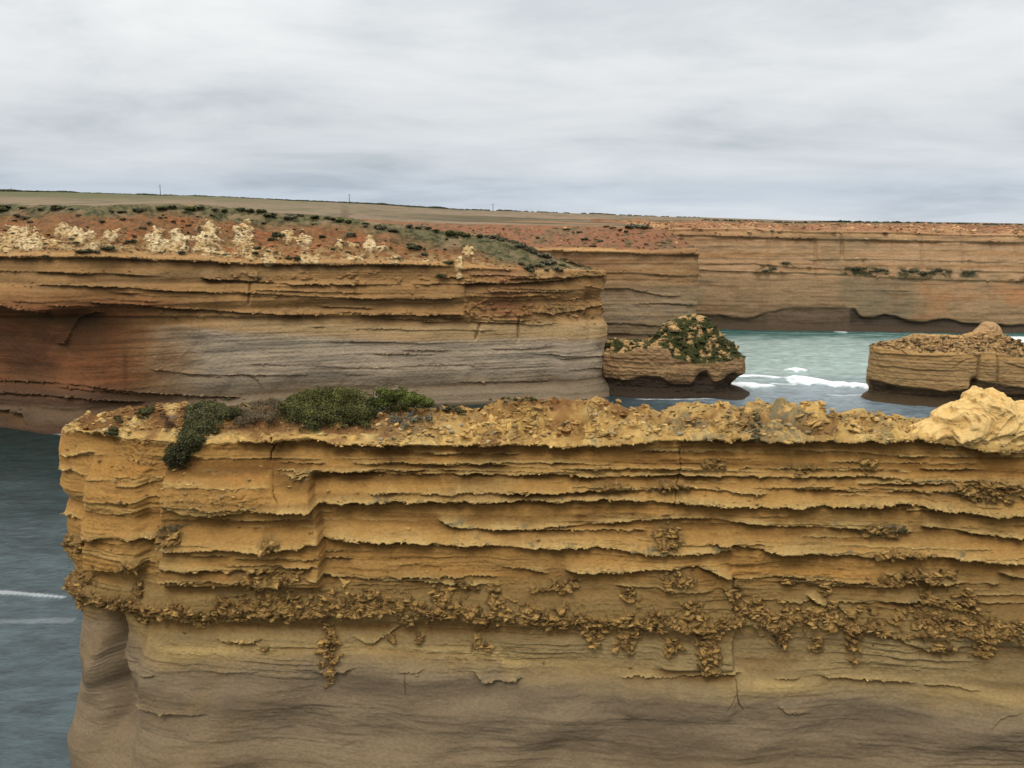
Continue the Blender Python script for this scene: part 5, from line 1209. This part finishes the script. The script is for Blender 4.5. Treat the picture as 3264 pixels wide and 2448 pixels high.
# --- prototypes for the shrubs of the headland and the skyline, then copies
def proto(name, seed, cols, n=380, size=.34, flat=.7):
    g = random.Random(seed)
    bl = [(g.uniform(-.55, .55), g.uniform(-.4, .4), g.uniform(.05, .35), g.uniform(.35, .6), g.uniform(.35, .6), g.uniform(.3, .5) * flat / .7) for _ in range(6)]
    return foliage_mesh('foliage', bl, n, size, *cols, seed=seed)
twig = tubes_mesh('stems', branches((0, 0, -.3), .7, .5, 5, 77, .05), M_twig)
P_dark = [proto('d', 201 + k, ((44, 46, 30), (86, 88, 58), (108, 102, 74))) for k in range(4)]
P_grey = [proto('g', 221 + k, ((60, 58, 44), (112, 108, 84), (140, 130, 106))) for k in range(3)]
P_green = [proto('n', 231 + k, ((40, 44, 24), (92, 100, 52), (110, 110, 66))) for k in range(3)]
nsh = [0]
def shrub(p, r, kind, label, group, stems=True, h=.9):
    meshes = {'d': P_dark, 'g': P_grey, 'n': P_green}[kind]
    h *= random.uniform(.6, 1.0); r *= random.uniform(.75, 1.05)
    e = empty('shrub', tuple(float(a) for a in p)); e.scale = (r * random.uniform(.9, 1.4), r, r * h); e.rotation_euler = (0, 0, random.uniform(0, 6.28))
    tag(e, label, 'shrub', group)
    link('foliage', random.choice(meshes), e)
    if stems: link('stems', twig, e)
    nsh[0] += 1
    return e
LD = 'dark rounded shrub dotted over the red slope of the headland'; LG = 'grey-green heath shrub along the sloping shoulder of the headland'
GH = 'shrubs on the headland slope'
H1S = [(530, 470, 52, 'd'), (680, 460, 48, 'd'), (600, 480, 30, 'g'), (480, 425, 24, 'd'), (1010, 205, 44, 'd'), (1080, 200, 40, 'd'), (1235, 198, 48, 'd'), (1180, 208, 36, 'n'), (360, 203, 44, 'd'), (30, 200, 42, 'd'), (10, 218, 36, 'd'),
       (130, 202, 26, 'd'), (250, 215, 20, 'd'), (640, 290, 20, 'd'), (700, 228, 24, 'd'), (760, 228, 26, 'd'), (860, 218, 36, 'd'), (1140, 480, 32, 'g'), (1590, 450, 36, 'g'), (1600, 500, 26, 'd'), (1740, 375, 50, 'd'), (1700, 400, 30, 'd'), (1690, 250, 42, 'd'),
       (1810, 265, 36, 'g'), (2010, 382, 24, 'd'), (1240, 262, 10, 'd'), (820, 410, 36, 'd'), (850, 380, 24, 'g'), (900, 330, 26, 'g'), (930, 300, 22, 'g'), (150, 270, 30, 'g'), (110, 250, 26, 'g'), (180, 300, 22, 'g'), (1500, 215, 30, 'd'), (1560, 222, 30, 'd'), (1400, 228, 24, 'd'),
       (1620, 652, 32, 'g'), (1340, 215, 26, 'g'), (1630, 230, 26, 'n'), (1870, 250, 24, 'g'), (1960, 262, 26, 'n'), (2050, 268, 28, 'g'), (2120, 285, 26, 'n'), (440, 212, 18, 'd'), (1180, 360, 14, 'd'), (1250, 340, 14, 'd'), (1350, 470, 12, 'd'), (290, 375, 14, 'd'), (1650, 300, 22, 'd'), (1800, 515, 30, 'd'), (1850, 525, 26, 'd')]
H2S = [(55, 382, 24, 'd'), (240, 372, 34, 'g'), (640, 452, 48, 'd'), (690, 490, 36, 'g'), (600, 430, 26, 'd'), (845, 545, 30, 'd'), (790, 632, 30, 'd'), (430, 330, 40, 'g'), (480, 340, 34, 'd'), (770, 345, 32, 'n'), (850, 355, 40, 'n'), (890, 365, 44, 'n'), (950, 375, 34, 'n'), (540, 520, 28, 'g'), (530, 350, 30, 'g'),
       (1330, 570, 46, 'd'), (1360, 600, 40, 'd'), (1300, 550, 30, 'd'), (1540, 600, 26, 'd'), (1560, 520, 28, 'd'), (1720, 612, 16, 'd'), (120, 275, 26, 'd'), (170, 285, 26, 'n'), (215, 292, 24, 'n'), (1040, 378, 30, 'd'), (1110, 385, 32, 'g'), (1180, 400, 30, 'g'), (1240, 415, 32, 'g'), (1290, 440, 30, 'g'), (1340, 460, 30, 'g'),
       (1380, 480, 32, 'g'), (1420, 500, 34, 'g'), (1460, 510, 30, 'g'), (1490, 540, 32, 'g'), (1440, 545, 32, 'g'), (1500, 580, 28, 'g'), (1400, 560, 28, 'g'), (1550, 560, 26, 'n'), (1450, 590, 22, 'd'), (820, 465, 12, 'd'), (150, 340, 10, 'd'), (660, 320, 26, 'g'), (600, 300, 28, 'g'), (720, 330, 22, 'd'), (330, 300, 24, 'n'), (10, 265, 24, 'd'),
       (330, 318, 22, 'g'), (820, 400, 18, 'n'), (900, 390, 16, 'd')]
for fr, lst in ((H1f, H1S), (H2f, H2S)):
    for x, y, r, k in lst:
        (q,) = fr([(x, y)]); p = find('h1', q[0], q[1] + r * .1607 * .3, 2.5)
        lab = {'d': LD, 'g': LG, 'n': 'olive green shrub along the top edge of the headland slope'}[k]
        shrub((p[0], p[1], p[2] + .1), r * .1607 * p[1] / F * (1.6 if (k == 'g' and x > 1000 and fr is H2f) else 1.2), k, lab, {'d': 'dark shrubs on the headland slope', 'g': 'grey shrubs on the headland shoulder', 'n': 'olive shrubs on the headland edge'}[k], r > 30, .85)
for x, y, r, k in [(1690, 392, 26, 'd'), (1980, 300, 42, 'g'), (2060, 318, 34, 'n'), (1900, 332, 28, 'g'), (1850, 322, 26, 'g'), (1780, 402, 24, 'g'), (1730, 432, 20, 'd'), (1560, 330, 22, 'd'), (1640, 350, 20, 'g'), (1940, 345, 24, 'n'), (2020, 285, 30, 'g'), (1400, 380, 22, 'd'), (1440, 400, 20, 'g'), (1820, 300, 20, 'g'), (2100, 300, 20, 'g')]:
    (q,) = H2f([(x, y)]); p = find('h2', q[0], q[1] + 1, 3.5)
    shrub(p, r * .1607 * p[1] / F * 1.1, k, 'grey-green shrub on the red top of the second headland', 'shrubs on the second headland', False, .7)
g2 = random.Random(55)
for k in range(90):
    q = Df([(g2.uniform(0, 1150), g2.uniform(452, 560))])[0]
    if not (ip(q[0], h1_crest) + 1.5 < q[1] < ip(q[0], h1_lip) + 3): continue
    p = find('h1', q[0], q[1], 2.5); kk = g2.choice('ddg')
    shrub((p[0], p[1], p[2]), g2.uniform(.35, .9), kk, LD if kk == 'd' else LG, 'dark shrubs on the headland slope' if kk == 'd' else 'grey shrubs on the headland shoulder', False, .8)
# skyline scrub: one continuous mass of low heath
g_ = random.Random(91); bl = []
x = -12.0
while x < 1040:
    dens = 1 if x < 440 else .55
    Yd = float(np.interp(x, [-420, 0, 400, 700, 1100], [620, 640, 900, 1300, 1300])) * .985
    y = ip(x, skyl) + 1.2
    if x > 700: Yd = 446.; y = ip(x, fc_crest) - .2
    big = max(0, float(perlin(x * .045, 1, 0, 33))) * 2.2 + g_.uniform(.25, .9)
    if g_.random() < dens:
        p = pt(x, y, Yd); r = (1.1 + big * 1.0) * Yd / F * (1.0 if x < 440 else .8)
        bl.append((float(p[0]), float(p[1]), float(p[2]), r * 1.6, r * 1.5, r * .62))
    x += g_.uniform(1.6, 3.4)
sk = link('skyline_scrub', foliage_mesh('skyline_scrub', bl, 26000, 1.1, (40, 44, 32), (80, 84, 58), (98, 96, 70), seed=44)); tag(sk, 'ragged dark line of heath scrub along the skyline', 'scrub', None, 'stuff')
# stack shrubs / far shelf scrub
for x, y, r in [(430, 770, 30), (260, 790, 28), (300, 770, 26), (420, 860, 26), (480, 850, 28), (340, 830, 24), (390, 920, 26), (560, 870, 22), (600, 900, 20), (200, 795, 24), (450, 900, 24), (520, 820, 22), (60, 870, 30), (100, 880, 26), (20, 880, 26), (350, 780, 26)]:
    (q,) = Zf([(x, y)]); p = find('gs', q[0], q[1], 2.5)
    shrub(p, r * .17926 * p[1] / F * 1.0, 'd', 'flat dark green plant mat on the cap of the mottled stack', 'plant mats on the mottled sea stack', False, .45)
for x, y, r in [(1230, 455, 26), (1270, 465, 30), (1310, 462, 26), (1350, 468, 22), (1400, 470, 24), (1430, 475, 20), (1530, 460, 28), (1570, 468, 30), (1610, 475, 26), (1650, 478, 26), (1700, 480, 24), (1745, 475, 26), (1785, 478, 22), (1880, 480, 22), (1920, 482, 20), (880, 432, 22), (780, 455, 22), (760, 462, 18), (810, 450, 16), (800, 250, 20), (830, 265, 16)]:
    (q,) = Zf([(x, y)]); p = find('fc', q[0], q[1], 2.5)
    shrub(p, r * .17926 * p[1] / F * 1.15, 'g', 'grey shrub clinging to the middle shelf of the far cliff', 'shrubs on the far cliff shelf', False, .9)
for x, y, r in [(1690, 900, 10), (1620, 840, 12), (1940, 880, 16), (1960, 895, 12), (2120, 850, 14), (2150, 880, 14), (1480, 870, 10), (1800, 870, 10)]:
    (q,) = Zf([(x, y)]); p = find('rs', q[0], q[1], 2.5)
    shrub(p, r * .17926 * p[1] / F * 1.1, 'd', 'tiny dark shrub on the flat-topped stack', 'shrubs on the flat-topped stack', False, .7)

def stone_mesh(seed):
    g = np.random.default_rng(seed); th = np.linspace(0, -2 * pi, 14, endpoint=False)[:, None]; ph = np.linspace(.05, pi - .05, 9)[None, :]
    d = np.stack([np.sin(ph) * np.cos(th), np.sin(ph) * np.sin(th), np.cos(ph) + 0 * th], -1)
    r = np.full(d.shape[:2], 1.)
    for _ in range(9):
        n = g.normal(size=3); n /= np.linalg.norm(n); k = g.uniform(.45, .85); dn = (d * n).sum(-1); r = np.minimum(r, np.where(dn > .01, k / np.maximum(dn, .01), 9))
    co = d * r[..., None] * np.array([1, .8, .6])
    t = g.choice(3); c0 = [(186, 164, 124), (150, 142, 122), (196, 160, 100)][t]
    col = np.zeros(co.shape) + lin(c0) * (1 + .25 * fbm(d[..., 0] * 2, d[..., 1] * 2, d[..., 2] * 2, 3, seed)[..., None])
    return raw_mesh('stone', co, grid_quads(14, 9, True)[..., ::-1], M_pale, col * .85, smooth=False)
STN = [stone_mesh(400 + k) for k in range(8)]
g3 = random.Random(66)
spots = []
for k in range(70):
    if k < 34: q = Lf([(g3.uniform(1560, 2120), g3.uniform(150, 280))])[0]
    elif k < 46: q = Lf([(g3.uniform(330, 680), g3.uniform(130, 240))])[0]
    else: q = Rf([(g3.uniform(0, 1500), g3.uniform(130, 270))])[0]
    p = find('ridge', *q); o = link('loose_stone', g3.choice(STN)); r = g3.uniform(.09, .24)
    o.location = (float(p[0]), float(p[1]), float(p[2]) + r * .25); o.scale = (r, r, r); o.rotation_euler = (g3.uniform(-.4, .4), g3.uniform(-.4, .4), g3.uniform(0, 6))
    tag(o, 'small loose limestone fragment lying on the ridge top', 'stone', 'loose stones on the ridge top')

# ================================================================== POLES on the plateau
def pole(px, ytop, ybase, Yd, label):
    b = pt(px, ybase, Yd); t = pt(px, ytop, Yd); h = float(t[2] - b[2])
    root = empty('utility_pole', tuple(float(a) for a in b)); tag(root, label, 'pole', 'poles on the skyline')
    link('post', tubes_mesh('post', [((0, 0, 0), (0, 0, h), .26, .16, 8)], M_pole), root)
    link('crossarm', tubes_mesh('crossarm', [((-.9, 0, h * .9), (.9, 0, h * .9), .09, .09, 6)], M_pole), root)
for (x, y0, y1), Yd, lab in (((347, 399, 421), 620, 'tallest thin pole on the skyline, leftmost of three'), ((755, 419, 437), 640, 'thin pole on the skyline above the headland, middle of three'), ((1065, 440, 453), 700, 'shortest thin pole on the skyline, rightmost of three')):
    pole(x * .46293, y0 * .46293, (y1 + 4) * .46293, Yd, lab)

# ================================================================== SEA
rad = np.concatenate([np.linspace(3, 60, 8, endpoint=False), 60 * (470 / 60) ** (np.linspace(0, 1, int(620 * Q), endpoint=False) ** .9), 470 * (30000 / 470) ** np.linspace(0, 1, 30)])
ang = np.concatenate([np.linspace(-pi, -.72, 40, endpoint=False), np.linspace(-.72, .72, int(900 * Q), endpoint=False), np.linspace(.72, pi, 41)])
R_, A_ = np.meshgrid(rad, ang); SX = R_ * np.sin(A_); SY = R_ * np.cos(A_)
fadew = ss(900, 400, R_)
wv = fbm(SX * .10, SY * .2, 0, 4, 951) * .35 + ridged(SX * .035, SY * .09, 0, 2, 955) * .22
SZ = wv * fadew
su, sv, _ = proj(SX, SY, 0 * SX)
tx = SX + perlin(SX * .15, SY * .15, 0, 960) * 3; ty = SY + perlin(SX * .15, SY * .15, 0, 961) * 3
foam = np.zeros_like(SX)
def wave(pts, wt, h, pw=1.0, sd=0, tr=.7):
    """breaking crest along points given in image pixels; wt = half widths in px"""
    global SZ, foam
    P = [S_(*p) for p in pts]; best = np.full(SX.shape, 1e9); wl = np.zeros_like(SX)
    for i in range(len(P) - 1):
        (ax, ay), (bx, by) = P[i], P[i + 1]; L2 = (bx - ax) ** 2 + (by - ay) ** 2
        t = np.clip(((SX - ax) * (bx - ax) + (SY - ay) * (by - ay)) / L2, 0, 1)
        dd = np.hypot(SX - ax - t * (bx - ax), (SY - ay - t * (by - ay)))
        w_ = wt[i] + (wt[i + 1] - wt[i]) * t
        k = dd / w_ < best; best = np.where(k, dd / w_, best)
    nz_ = fbm(SX * .45, SY * .3, 0, 4, 970 + sd)
    f = ss(1.15, .5, best + nz_ * .75)
    foam = np.maximum(foam, f * pw); SZ = SZ + h * np.exp(-best ** 2 * 1.2) * (1 + .5 * nz_)
wave(Zf([(925, 1022), (950, 1020), (985, 1024)]), [2.8, 3.0, 1.2], .8, 1, 1)
wave(Zf([(945, 1072), (1010, 1082), (1090, 1092), (1180, 1103), (1290, 1112), (1380, 1122)]), [4.4, 5.6, 3.6, 2.8, 2.4, 2.4], 1.1, 1, 2)
wave(Zf([(640, 1050), (700, 1048), (780, 1056), (850, 1062)]), [2.6, 2.2, 1.2, .6], .3, .95, 3)
wave(Zf([(600, 1100), (680, 1098), (750, 1104), (800, 1106)]), [4.4, 4.0, 2.6, 1.2], .4, .8, 4)
wave(Zf([(820, 1092), (930, 1098)]), [1.2, 1.0], .1, .5, 5)
wave(Zf([(2180, 850), (2230, 848), (2300, 852)]), [8, 9, 6], .9, 1, 6)
wave(Zf([(1190, 806), (1215, 808)]), [2.5, 1.2], .5, .7, 7)
wave(Zf([(1120, 1178 - 20), (1220, 1160), (1345, 1150)]), [.6, .8, 1.0], .1, .35, 8)
wave(Zf([(1350, 1168), (1500, 1180), (1700, 1195), (1760, 1202)]), [.7, .6, .5, .4], .1, .75, 9)
wave(Zf([(560, 1170), (640, 1164)]), [.6, .6], .1, .5, 10)
wave(Df([(-160, 1280), (0, 1283), (60, 1287), (138, 1292)]), [.5, .6, .45, .3], .05, .32, 11)
wave(Df([(0, 915), (60, 930), (135, 941)]), [.5, .5, .4], .1, .55, 12)
wave(Df([(1500, 715), (1800, 722), (2212, 735)]), [.8, .7, .8], .1, .25, 13)
wave(Zf([(60, 1176), (200, 1180), (400, 1180), (580, 1172), (660, 1160)]), [.5, .6, .6, .6, .5], .1, .6, 15)
wave(Zf([(500, 768), (800, 782), (1100, 794), (1500, 803)]), [.5, .5, .5, .5], .1, .5, 16)
wave(Df([(0, 1345), (150, 1340)]), [.8, .8], .0, .10, 14)
# thin drifting foam in the bay
zx = (su - 627.4) / .17926; zy = (sv - 188.2) / .17926
bay = ss(150, 235, SY) * ss(20, 60, SX)
fl = ss(.12, .42, ridged(SX * .05, SY * .16, 0, 4, 981) + fbm(SX * .02, SY * .02, 0, 2, 985) * .6 - .35)
churn = ss(395, 330, SY) * ss(240, 262, SY)
foam = np.maximum(foam, fl * bay * churn * .07)
foam = np.maximum(foam, .12 * bay * ss(.15, .5, fbm(SX * .08, SY * .25, 0, 4, 987)) * ss(240, 235, SY))
teal = lin((36, 92, 88)); pale = lin((150, 172, 167)); slate = lin((122, 138, 146)); cliff_refl = lin((14, 40, 39)); leftc = lin((66, 80, 84))
col = np.zeros(SX.shape + (3,)) + leftc
nn0 = fbm(SX * .05, SY * .1, 0, 4, 991)
col = mixc(col, cliff_refl, ss(105, 165, SY + nn0 * 30) * .9)  # dark reflection of the headland painted into the left water
bc = mixc(np.zeros_like(col) + slate, pale, ss(238, 285, SY + nn0 * 25))
bc = mixc(bc, teal * 1.1, ss(345, 380, SY + nn0 * 25))
col = mixc(col, bc, ss(15, 60, SX) * ss(150, 215, SY))
col = mixc(col, lin((40, 56, 62)), gs(SX - 40, 30) * gs(SY - 215, 16) * .8 + gs(SX - 118, 26) * gs(SY - 214, 7) * .7)
sme = raw_mesh('sea', np.stack([SX, SY, SZ], -1), grid_quads(SX.shape[0], SX.shape[1], True), bpy.data.materials.new('tmp'), col, True, {'foam': foam})
m, nt, bs = new_mat('sea_water'); N = nt.nodes.new; Lk = nt.links.new
ac = N('ShaderNodeAttribute'); ac.attribute_name = 'Col'; af = N('ShaderNodeAttribute'); af.attribute_name = 'foam'
geo = N('ShaderNodeNewGeometry')
mp = N('ShaderNodeMapping'); mp.inputs['Scale'].default_value = (.55, 1.0, 1); mp.inputs['Rotation'].default_value = (0, 0, .15); Lk(geo.outputs['Position'], mp.inputs[0])
n1 = N('ShaderNodeTexNoise'); n1.inputs['Scale'].default_value = .45; n1.inputs['Detail'].default_value = 8; n1.inputs['Roughness'].default_value = .62; Lk(mp.outputs[0], n1.inputs['Vector'])
n2 = N('ShaderNodeTexNoise'); n2.inputs['Scale'].default_value = 1.6; n2.inputs['Detail'].default_value = 6; n2.inputs['Roughness'].default_value = .6; Lk(mp.outputs[0], n2.inputs['Vector'])
ad = N('ShaderNodeMath'); ad.operation = 'MULTIPLY_ADD'; Lk(n2.outputs[0], ad.inputs[0]); ad.inputs[1].default_value = .8; Lk(n1.outputs[0], ad.inputs[2])
bp = N('ShaderNodeBump'); bp.inputs['Strength'].default_value = 1.0; bp.inputs['Distance'].default_value = .42; Lk(ad.outputs[0], bp.inputs['Height']); Lk(bp.outputs[0], bs.inputs['Normal'])
rr = N('ShaderNodeMapRange'); rr.inputs[1].default_value = .3; rr.inputs[2].default_value = .7; rr.inputs[3].default_value = .6; rr.inputs[4].default_value = 1.4; Lk(n1.outputs[0], rr.inputs[0])
vm = N('ShaderNodeVectorMath'); vm.operation = 'SCALE'; Lk(ac.outputs['Color'], vm.inputs[0]); Lk(rr.outputs[0], vm.inputs['Scale'])
mx = N('ShaderNodeMix'); mx.data_type = 'RGBA'; Lk(af.outputs['Fac'], mx.inputs[0]); Lk(vm.outputs[0], mx.inputs[6]); mx.inputs[7].default_value = (.86, .9, .92, 1)
Lk(mx.outputs[2], bs.inputs['Base Color'])
r3 = N('ShaderNodeMapRange'); r3.inputs[3].default_value = .14; r3.inputs[4].default_value = .8; Lk(af.outputs['Fac'], r3.inputs[0]); Lk(r3.outputs[0], bs.inputs['Roughness'])
bs.inputs['IOR'].default_value = 1.33
sme.materials.clear(); sme.materials.append(m)
tag(link('sea', sme), 'grey teal sea with small breaking waves between the stacks', kind='structure')

# ================================================================== SKY AND LIGHT
SUN_EL, SUN_AZ = radians(52), radians(205)      # azimuth clockwise from +Y: high, behind the viewer and slightly left of it
w = bpy.data.worlds.new("World"); scene.world = w; w.use_nodes = True; nt = w.node_tree; nt.nodes.clear(); N = nt.nodes.new; Lk = nt.links.new
out = N('ShaderNodeOutputWorld'); bg = N('ShaderNodeBackground'); bg.inputs['Strength'].default_value = .1; Lk(bg.outputs[0], out.inputs[0])
sky = N('ShaderNodeTexSky'); sky.sky_type = 'NISHITA'; sky.sun_disc = False; sky.sun_elevation = SUN_EL; sky.sun_rotation = SUN_AZ
tc = N('ShaderNodeTexCoord'); sep = N('ShaderNodeSeparateXYZ'); Lk(tc.outputs['Generated'], sep.inputs[0])
zc = N('ShaderNodeMath'); zc.operation = 'MAXIMUM'; Lk(sep.outputs['Z'], zc.inputs[0]); zc.inputs[1].default_value = 0
za = N('ShaderNodeMath'); za.operation = 'ADD'; Lk(zc.outputs[0], za.inputs[0]); za.inputs[1].default_value = .15
dx = N('ShaderNodeMath'); dx.operation = 'DIVIDE'; Lk(sep.outputs['X'], dx.inputs[0]); Lk(za.outputs[0], dx.inputs[1])
dy = N('ShaderNodeMath'); dy.operation = 'DIVIDE'; Lk(sep.outputs['Y'], dy.inputs[0]); Lk(za.outputs[0], dy.inputs[1])
cb_ = N('ShaderNodeCombineXYZ'); Lk(dx.outputs[0], cb_.inputs[0]); Lk(dy.outputs[0], cb_.inputs[1])
mp = N('ShaderNodeMapping'); mp.inputs['Scale'].default_value = (1.1, 1.35, 1); mp.inputs['Location'].default_value = (3.1, 1.7, 0); Lk(cb_.outputs[0], mp.inputs[0])
c1 = N('ShaderNodeTexNoise'); c1.inputs['Scale'].default_value = .75; c1.inputs['Detail'].default_value = 7; c1.inputs['Roughness'].default_value = .58; c1.inputs['Distortion'].default_value = .3; Lk(mp.outputs[0], c1.inputs['Vector'])
c2 = N('ShaderNodeTexNoise'); c2.inputs['Scale'].default_value = .28; c2.inputs['Detail'].default_value = 3; Lk(mp.outputs[0], c2.inputs['Vector'])
sm = N('ShaderNodeMath'); sm.operation = 'MULTIPLY_ADD'; Lk(c1.outputs[0], sm.inputs[0]); sm.inputs[1].default_value = .6; 
s2 = N('ShaderNodeMath'); s2.operation = 'MULTIPLY'; Lk(c2.outputs[0], s2.inputs[0]); s2.inputs[1].default_value = .4; Lk(s2.outputs[0], sm.inputs[2])
rp_ = N('ShaderNodeValToRGB'); Lk(sm.outputs[0], rp_.inputs[0])
e = rp_.color_ramp.elements; e[0].position = .38; e[0].color = (.73, .765, .805, 1); e[1].position = .62; e[1].color = (1.12, 1.11, 1.10, 1)
k = e.new(.48); k.color = (.94, .95, .97, 1)
el = N('ShaderNodeValToRGB'); Lk(zc.outputs[0], el.inputs[0]); e = el.color_ramp.elements
def L3(c, s=1.): a = lin(c) * s; return (a[0], a[1], a[2], 1)
e[0].position = 0; e[0].color = L3((206, 212, 218)); e[1].position = 1; e[1].color = (1.0, .965, .91, 1)
for p_, c_ in ((.03, (192, 202, 212)), (.06, (203, 208, 213)), (.10, (214, 217, 219)), (.16, (226, 228, 228)), (.22, (236, 237, 236)), (.4, (246, 243, 239))):
    k = e.new(p_); k.color = L3(c_)
mc = N('ShaderNodeVectorMath'); mc.operation = 'MULTIPLY'; Lk(rp_.outputs[0], mc.inputs[0]); Lk(el.outputs[0], mc.inputs[1])
zb = N('ShaderNodeMapRange'); zb.inputs[1].default_value = .25; zb.inputs[2].default_value = .9; zb.inputs[3].default_value = 11.; zb.inputs[4].default_value = 18.; Lk(zc.outputs[0], zb.inputs[0])
sc_ = N('ShaderNodeVectorMath'); sc_.operation = 'SCALE'; Lk(mc.outputs[0], sc_.inputs[0]); Lk(zb.outputs[0], sc_.inputs['Scale'])
mixs = N('ShaderNodeMix'); mixs.data_type = 'RGBA'; mixs.inputs[0].default_value = .96; Lk(sky.outputs[0], mixs.inputs[6]); Lk(sc_.outputs[0], mixs.inputs[7]); Lk(mixs.outputs[2], bg.inputs['Color'])
mixs.clamp_result = False

sun = bpy.data.lights.new('sun', 'SUN'); sun.energy = 1.5; sun.angle = radians(22); sun.color = (1.0, .96, .9)
so = bpy.data.objects.new('sun', sun); COL.objects.link(so)
d = (sin(SUN_AZ) * cos(SUN_EL), cos(SUN_AZ) * cos(SUN_EL), sin(SUN_EL))
from mathutils import Vector
so.rotation_euler = Vector((-d[0], -d[1], -d[2])).to_track_quat('-Z', 'Y').to_euler(); so.location = (0, 0, 120)

scene.view_settings.view_transform = 'Standard'; scene.view_settings.look = 'None'; scene.view_settings.exposure = 0; scene.view_settings.gamma = 1
scene.cycles.use_denoising = True; scene.cycles.max_bounces = 4; scene.cycles.diffuse_bounces = 3
print('shrubs', nsh[0])
